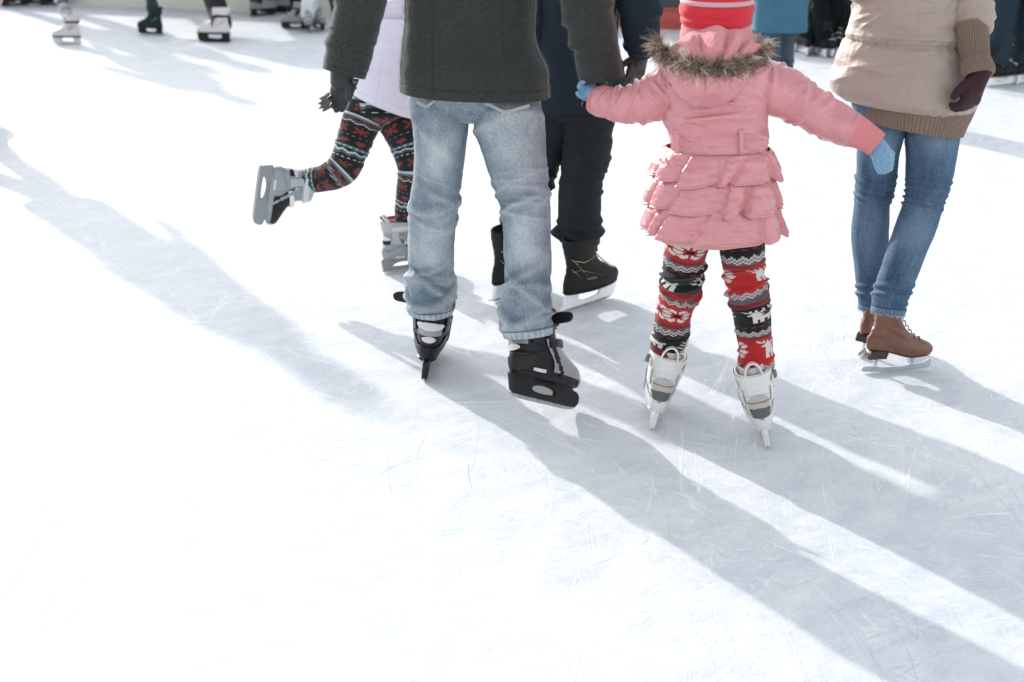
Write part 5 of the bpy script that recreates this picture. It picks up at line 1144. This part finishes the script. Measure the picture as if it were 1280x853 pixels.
# ================================================================== THE CHILD WITH ONE LEG KICKED BACK
def kid():
    r = root('person', 'child in a pale lilac jacket and dark patterned leggings, kicking one grey skate back', 'person', (-.40, 5.4, 0))
    pal = dict(shell=GREYP, cup=GREYP, panel=PALEP, badge=PALEP, cuff=mat('light grey cuff', (.38, .41, .42), .45), side=BLACKP, strap=mat('light grey strap', (.55, .56, .57), .5), strap2=mat('white strap', (.66, .66, .66), .5), holder=mat('smoky grey holder', (.24, .26, .27), .35), blade=mat('dull pale blade', (.55, .50, .48), .45), toe=GREYP, band=BLACKP, frame=GREYP, lever=False, holes=[spl([(-.088, .028), (-.045, .023), (.0, .023), (.030, .028), (.022, .042), (-.020, .052), (-.070, .046)], 5)], pivot=PALEP)
    ZP[0] = 8
    sz = .78
    g = G(503, 339); f = Vector((.88, .47, 0)).normalized()
    sR, MR = skate(r, 'rec', Vector((g.x + .02, g.y + .02, .001)), f, (.03, 0, 1), sz, pal=pal)
    # raised skate: toe down, sole facing left
    cmid = W(319, 240, 5.30)
    f2 = (W(316, 291, 5.30) - W(328, 207, 5.30)).normalized(); f2 = (f2 + Vector((0, .10, 0))).normalized(); u2 = Vector((1, .32, -.05))
    sL, ML = skate(r, 'rec', cmid, f2, u2, sz, pal=pal)
    pk = mat('pink loop', (.75, .30, .38), .7); wt = LACE
    for bo, M in ((sR, MR), (sL, ML)):
        for dx, m in ((-.006, wt), (0, pk), (.006, wt)):
            me = tube('pl', [(-.10, -.045, .25), (-.125 + dx, -.035, .282), (-.130 + dx, .0, .300), (-.125 + dx, .035, .282), (-.10, .045, .25)], r=.0045, nseg=8, sub=5); me.transform(Matrix.Scale(sz, 4)); put('pull_loop', me, m, bo, M)
        me = loft('ln', [((-.062, 0, .245), .056, .040), ((-.062, 0, .268), .058, .042), ((-.064, 0, .280), .060, .044)], 64, 20, hem0=0, hem1=.1, th=.008, horiz=True); me.transform(Matrix.Scale(sz, 4)); put('liner', me, mat('pink liner', (.55, .22, .28), .8), bo, M)
        fl = bpy.data.meshes.new('x')
    aR = anklepos(MR, 'rec', sz); aL = anklepos(ML, 'rec', sz)
    hipL = W(462, 146, 5.38); kneeL = W(430, 222, 5.34); hipR = W(488, 146, 5.44); kneeR = W(514, 206, 5.36)
    J = {'pelvis': W(474, 128, 5.42), 'hipL': hipL, 'hipR': hipR, 'kneeL': kneeL, 'kneeR': kneeR, 'ankL': aL, 'ankR': aR, 'toeL': toepos(ML, 'rec', sz), 'toeR': toepos(MR, 'rec', sz)}
    pel = J['pelvis']; k = .74; lean = Vector((.10, .03, 0))
    J['waist'] = pel + Vector((.03, .01, .12)); J['chest'] = pel + Vector((.09, .03, .29)); J['neck'] = pel + Vector((.14, .05, .44)); J['head'] = pel + Vector((.18, .06, .54))
    J['shL'] = J['chest'] + Vector((-.06, .11, .07)); J['shR'] = J['chest'] + Vector((.06, -.11, .07))
    J['elL'] = J['shL'] + Vector((-.10, .05, -.18)); J['wrL'] = W(432, 118, 5.52)
    J['elR'] = J['shR'] + Vector((.08, -.04, -.20)); J['wrR'] = J['elR'] + Vector((.15, .02, -.05))
    pal2 = dict(k=(.016, .020, .022), r=(.20, .045, .042), w=(.50, .54, .54), t=(.10, .17, .19), g=(.06, .07, .07))
    B = [('art', 13, 'k', 'r', [STAR, HEART]), ('dots', 3, 'k', 'w'), ('zig', 8, 'k', 'w', 't', 'k'), ('dots', 3, 't', 'w'), ('art', 9, 'k', 'r', [HEART]), ('dots', 3, 'k', 't'), ('art', 12, 'k', 'r', [STAR]), ('zig', 6, 'k', 'r', 'w', 'k'), ('flat', 2, 't'), ('flat', 2, 'w'), ('flat', 1, 'k')]
    img = fair_isle(B, pal2, 66, 150)
    lf = rand_folds(5, 14, .3, .7, .004, (.1, .3), (.01, .016), .2)
    dd = lambda u, v, X: folds(u, v, lf) + .002 * nu(u, v, 3, 8, 2)
    s5 = lambda px, py, Y, w_: (lambda P: (tuple(P), w_ / 2 / SCL(P), w_ / 2 / SCL(P) * 1.08))(W(px, py, Y))
    La = [s5(368, 229, 5.365, 25), s5(385, 226, 5.355, 31), s5(405, 223, 5.345, 33), s5(419, 218, 5.33, 36), s5(431, 207, 5.34, 41), s5(438, 190, 5.35, 42), s5(447, 165, 5.37, 46), s5(456, 142, 5.39, 50), s5(464, 120, 5.41, 52)]
    Lb = [s5(506, 275, 5.38, 24), s5(507, 262, 5.38, 27), s5(510, 240, 5.37, 30), s5(514, 212, 5.36, 34), s5(510, 188, 5.38, 40), s5(502, 165, 5.40, 46), s5(492, 142, 5.43, 52), s5(482, 120, 5.43, 54)]
    J['legL'], J['legR'] = La, Lb; body(r, J, k, face=(.9, .43, 0), hands=()); hair(r, J, .85, (.9, .43, 0), long=.1)
    a = loft('l', La, 132, 300, disp=dd, colf=img_col(img), hem0=.02, hem1=0, capend=True, side=(.8, 0, .6)); b = loft('l', Lb, 132, 300, disp=dd, colf=img_col(img), hem0=.02, hem1=0, capend=True)
    p_ = loft('p', [(tuple(pel - UP * .085), .05, .05), (tuple(pel - UP * .055), .110, .10), (tuple(pel + UP * .02), .128, .115), (tuple(pel + UP * .10), .11, .10)], 132, 60, colf=img_col(img[:40]), hem0=0, cap0=True, horiz=True)
    put('leggings', join_meshes('leggings', [a, b, p_]), KNITM('child leggings'), r)
    lil = mat('lilac jacket cloth', (.66, .62, .72), .7, sheen=.1, bump=[('noise', 20, .5, .008), ('noise', 380, .3, .001)], var=[(6, .04)])
    def jd(u, v, X):
        d = .006 * nu(u, v, 3, 4, 12) + .002 * nu(u, v, 10, 12, 13) + folds(u, v, rand_folds(29, 14, .05, .6, .006, (.06, .2), (.02, .05), .6))
        for v0 in (.06, .36): d = d - .003 * np.exp(-((v - v0) / .006) ** 2)
        for u0 in (.6, .72, .85): d = d - .003 * np.exp(-((((u - u0 + .5) % 1 - .5)) / .006) ** 2) * (v < .36)
        return d - .012 * np.exp(-((v - .40) / .03) ** 2)
    hc = W(484, 130, 5.42); hl = W(450, 111, 5.4); hr = W(522, 143, 5.4); tl = (hr.z - hl.z)
    st = [(hc, .150, .135), (hc + UP * .08 + Vector((.012, 0, 0)), .138, .13), (W(490, 72, 5.42), .125, .12), (W(494, 55, 5.42), .122, .118), (W(500, 20, 5.42), .135, .12), (J['chest'], .145, .125), (J['chest'] + UP * .08, .13, .11), (J['neck'] - UP * .02, .065, .065), (J['neck'] + UP * .03, .068, .07)]
    def wp(X, u, v):
        q = np.clip(1 - v * 2.2, 0, 1); X[..., 2] += (X[..., 0] - hc.x) / .24 * tl * q; return X
    cb = loft('c', [(tuple(p), x, y) for p, x, y in st], 160, 180, disp=jd, horiz=True, hem0=.03, warp=wp)
    sdp = lambda u, v, X: .004 * nu(u, v, 3, 5, 14) + folds(u, v, rand_folds(24, 12, .2, .95, .006, (.1, .3), (.02, .04), .3))
    cm = [sleeve(J['shL'], J['elL'], J['wrL'], (.062, .055, .042), disp=sdp, nu_=80, nv=90), sleeve(J['shR'], J['elR'], J['wrR'], (.062, .055, .042), disp=sdp, nu_=80, nv=90)]
    put('jacket', join_meshes('jacket', [cb] + cm), lil, r)
    gg = mat('taupe glove', (.16, .14, .125), .8, bump=[('noise', 300, .5, .001)])
    glove(r, 'glove', W(428, 117, 5.50), W(404, 130, 5.46) - W(428, 117, 5.50), Vector((.35, -.2, -1)), .120, 18, gg, r=1.15, wr=.024, spread=.06)
    glove(r, 'glove', J['wrR'], J['wrR'] - J['elR'], Vector((0, .5, 1)), .12, 25, gg, r=1.1, wr=.024)
    return r
kid()
# ================================================================== SKATERS FARTHER OFF
def skater(label, feet, Hh, coat_c, pant_c, yaw=None, hem=.48, kind='hockey', pal=None, size=.98, arms=None, coat_r=1.0, pr=(.095, .075, .062), hat=None, colf=None, pantname='trousers', coatname='coat', bare=True, drop=.02, width=1.0, extra=None, group=None, lean=0, hipshift=(0, 0), coat_kw=None, pm=None):
    """feet: two (px, py, foot yaw in degrees from +Y to the right, lift, pitch)"""
    Ms, bos = [], []
    P = [G(f[0], f[1]) for f in feet]
    mid = (P[0] + P[1]) / 2
    yw = R(yaw if yaw is not None else (feet[0][2] + feet[1][2]) / 2); face = Vector((math.sin(yw), math.cos(yw), 0))
    r = root('person', label, 'person', (mid.x, mid.y, 0), group)
    for f, p in zip(feet, P):
        a = R(f[2]); fw = Vector((math.sin(a), math.cos(a), math.sin(R(f[4] if len(f) > 4 else 0))))
        _, M = skate(r, kind, Vector((p.x, p.y, .001 + (f[3] if len(f) > 3 else 0))), fw, (0, 0, 1), size, simple=True, pal=pal); Ms.append(M)
    J, k, f_, s_ = stand_joints(Vector((mid.x + hipshift[0], mid.y + hipshift[1], 0)), face, Hh, anklepos(Ms[0], kind, size), anklepos(Ms[1], kind, size), toepos(Ms[0], kind, size), toepos(Ms[1], kind, size), arms=arms, width=width, lean=lean)
    body(r, J, k, face=f_, voxel=.012)
    hair(r, J, k, f_) if not hat else beanie(r, J, k, f_, hat)
    fl = rand_folds(sum(map(ord, label)) % 1000, 14, .0, .6, .007, (.1, .3), (.02, .035), .3)
    pants_pair(r, J, k, pm or pant_c, r=tuple(q * k for q in pr), rp=(.165 * k, .125 * k), disp=lambda u, v, X: folds(u, v, fl) + .004 * nu(u, v, 3, 6, 3), colf=colf, name=pantname, ankle_drop=drop, s=s_)
    cf = rand_folds(sum(map(ord, label)) % 777 + 3, 14, .05, .8, .007, (.06, .2), (.02, .04), .6)
    dsp = lambda u, v, X: folds(u, v, cf) + .007 * nu(u, v, 3, 4, 5) + .002 * nu(u, v, 10, 10, 6)
    t = torso_coat(J, k, f_, s_, hem * Hh, r_hem=(.20 * k * coat_r, .16 * k * coat_r), r_waist=(.185 * k * coat_r, .145 * k * coat_r), r_chest=(.205 * k, .15 * k), disp=dsp, nu_=90, nv=90, **(coat_kw or {}))
    sl_ = [sleeve(J['sh' + q], J['el' + q], J['wr' + q], tuple(x * k for x in (.075, .066, .052)), side=tuple(s_), disp=dsp, nu_=60, nv=70) for q in 'LR']
    c = put(coatname, join_meshes('coat', [t] + sl_), coat_c, r)
    if extra: extra(r, J, k, f_, s_, c)
    return r, J
DK = CLOTH('near black', (.008, .011, .012)); DKG = CLOTH('dark bottle green', (.022, .038, .034)); TEAL = CLOTH('dark teal', (.018, .036, .038)); GRY = CLOTH('mid grey', (.16, .17, .18))
WHT = CLOTH('white', (.66, .67, .70)); REDC = CLOTH('red jacket', (.36, .035, .035)); BLUEC = CLOTH('blue coat', (.05, .135, .20), .7, .05); GB = CLOTH('grey blue denim', (.06, .085, .11)); NAVYJ = CLOTH('dark navy denim', (.020, .035, .048)); OLIVE = CLOTH('olive jacket', (.06, .065, .045)); ROSE = CLOTH('rose red trousers', (.40, .09, .10))
STR = mat('striped knit', attr=True, rough=.9, bump=[('noise', 200, .4, .002)])
def stripes(u, v, X):
    pal = np.array([(.34, .34, .36), (.34, .34, .36), (.10, .05, .06), (.40, .38, .38), (.20, .24, .24), (.34, .34, .36), (.06, .06, .07)]); i = (v * 26).astype(int) % 7
    return pal[i]
skp = dict(shell=mat('off white boot', (.50, .47, .48), .5), holder=mat('pale holder', (.52, .53, .52), .4), blade=STEELD, lace=LACE)
dkp = dict(shell=TEAL, holder=BLACKP, blade=STEELD)
whp = dict(shell=mat('pearl boot', (.60, .56, .56), .5, bump=[('noise', 30, .3, .004)]), holder=BLACKP, blade=BLACKP)
blp = dict(shell=BLACKF, holder=WHOLD, blade=STEELD, lace=LACE)
gyp = dict(shell=mat('grey boot', (.22, .24, .25), .5), holder=BLACKP, blade=STEELD)
# left edge of the far ice
skater('skater in striped knit leggings and whitish skates, leftmost of the far skaters', [(30, 20, -75, .50, -20), (86, 56, -82)], 1.45, TEAL, STR, yaw=-60, pal=skp, size=.84, colf=stripes, pantname='leggings', pr=(.085, .060, .050), pm=STR, hipshift=(-.02, -.02), hem=.54)
skater('skater with dark teal trousers and dark boots, second from the left on the far ice', [(166, -6, -60, .25, -35), (190, 44, -70)], 1.55, DKG, TEAL, yaw=-50, pal=dkp, size=.84, kind='rec' if False else 'hockey', pr=(.085, .065, .050), hipshift=(.0, -.1))
skater('skater in black trousers wearing pearly boots with black blade holders', [(302, -20, -80, .25, -30), (270, 53, -80)], 1.75, DK, DK, yaw=-80, pal=whp, size=.98, pr=(.10, .082, .085), hipshift=(-.25, -.25))
skater('skater in white trousers with grey boots near the far left barrier', [(386, 40, 170), (398, 38, 150)], 1.5, DKG, WHT, yaw=-170, pal=gyp, size=.86, pr=(.085, .075, .07))
skater('skater in narrow black trousers, beside the one in white trousers', [(350, 10, -70, .22, -30), (370, 38, -75)], 1.62, DK, DK, yaw=-75, pal=gyp, size=.86, pr=(.08, .06, .055), hipshift=(-.05, -.2))
skater('dark clothed skater by the far barrier, left of the one in rose trousers', [(328, 21, 60), (340, 17, 100)], 1.6, DKG, DKG, yaw=80, pal=gyp, size=.9)
skater('skater in rose red trousers by the far left barrier', [(355, 17, 120), (362, 14, 100)], 1.5, REDC, ROSE, yaw=100, pal=gyp, size=.86, pr=(.09, .085, .08))
skater('skater in dark trousers half hidden behind the sleeve of the man in jeans', [(428, 38, 20), (446, 34, 35)], 1.7, DKG, DKG, yaw=30, pal=gyp, size=.92, hipshift=(-.25, .1))
skater('dark clothed skater at the far left corner of the ice', [(18, 9, 60), (2, 5, 90)], 1.7, DKG, DK, yaw=80, pal=dkp, size=.95)
skater('second dark clothed skater near the far left corner, left of the striped leggings', [(66, 8, 70), (48, 5, 80)], 1.7, DK, DKG, yaw=80, pal=dkp, size=.95)
# right half
def zipx(r, J, k, f, s, c):
    b = J['pelvis'] - f * .168 * k
    put('back_seam', tube('z', [b + UP * -.12, b + UP * .05, b + UP * .25], r=.006, nseg=8, side=(1, 0, 0)), mat('beige trim', (.30, .28, .22), .7), c)
skater('child in a bright blue coat and grey blue trousers behind the girl in pink', [(960, 128, 5), (978, 120, 12)], 1.45, BLUEC, GB, yaw=5, pal=dkp, size=.84, hem=.305, coat_r=1.08, extra=zipx, arms={'L': (.10, 0, .13, .04), 'R': (.17, 0, .22, .02)}, pr=(.09, .072, .06))
skater('spectator in black with long dark trousers, right of the blue coat', [(1008, 68, 10), (1024, 70, -10)], 1.75, DK, DK, yaw=180, pal=blp, hem=.44)
skater('spectator in a dark coat with bare hand, between the black and the red jackets', [(1032, 70, 170), (1046, 68, 190)], 1.72, OLIVE, DK, yaw=180, pal=blp, hem=.52, arms={'L': (.12, .05, .06, .14), 'R': (.12, .05, .06, .14)})
skater('person in a red jacket standing far behind the beige coat', [(1058, 60, 170), (1072, 62, 190)], 1.7, REDC, DKG, yaw=180, pal=blp, hem=.50)
skater('short person in dark clothes between the blue coat and the tall black spectators', [(990, 62, 180), (1000, 66, 170)], 1.5, DK, DK, yaw=180, pal=blp)
skater('skater in a grey coat and dark navy jeans at the right edge', [(1250, 108, 60), (1280, 104, 40)], 1.72, GRY, NAVYJ, yaw=20, pal=blp, hem=.50, size=1.0, pr=(.10, .085, .08))
skater('person in a red jacket and dark trousers behind the beige sleeve at the right edge', [(1236, 92, 200), (1222, 90, 170)], 1.45, REDC, REDC, yaw=190, pal=blp, hem=.45)
skater('dark clothed spectator at the far right behind the grey coat', [(1262, 84, 180), (1290, 82, 180)], 1.75, DK, NAVYJ, yaw=180, pal=blp, hem=.45)
skater('person in dark jacket by the red kick strip, left of the red hat', [(806, 22, 180), (834, 24, 180)], 1.75, DK, DKG, yaw=180, pal=blp, hem=.3)
# the tall man whose long shadow crosses the ice at the left
skater('tall skater in a long dark coat gliding just outside the left edge', [(-34, 160, 30), (-64, 182, 20)], 1.56, DKG, DK, yaw=25, pal=blp, hem=.40, size=1.05, coat_r=1.1)
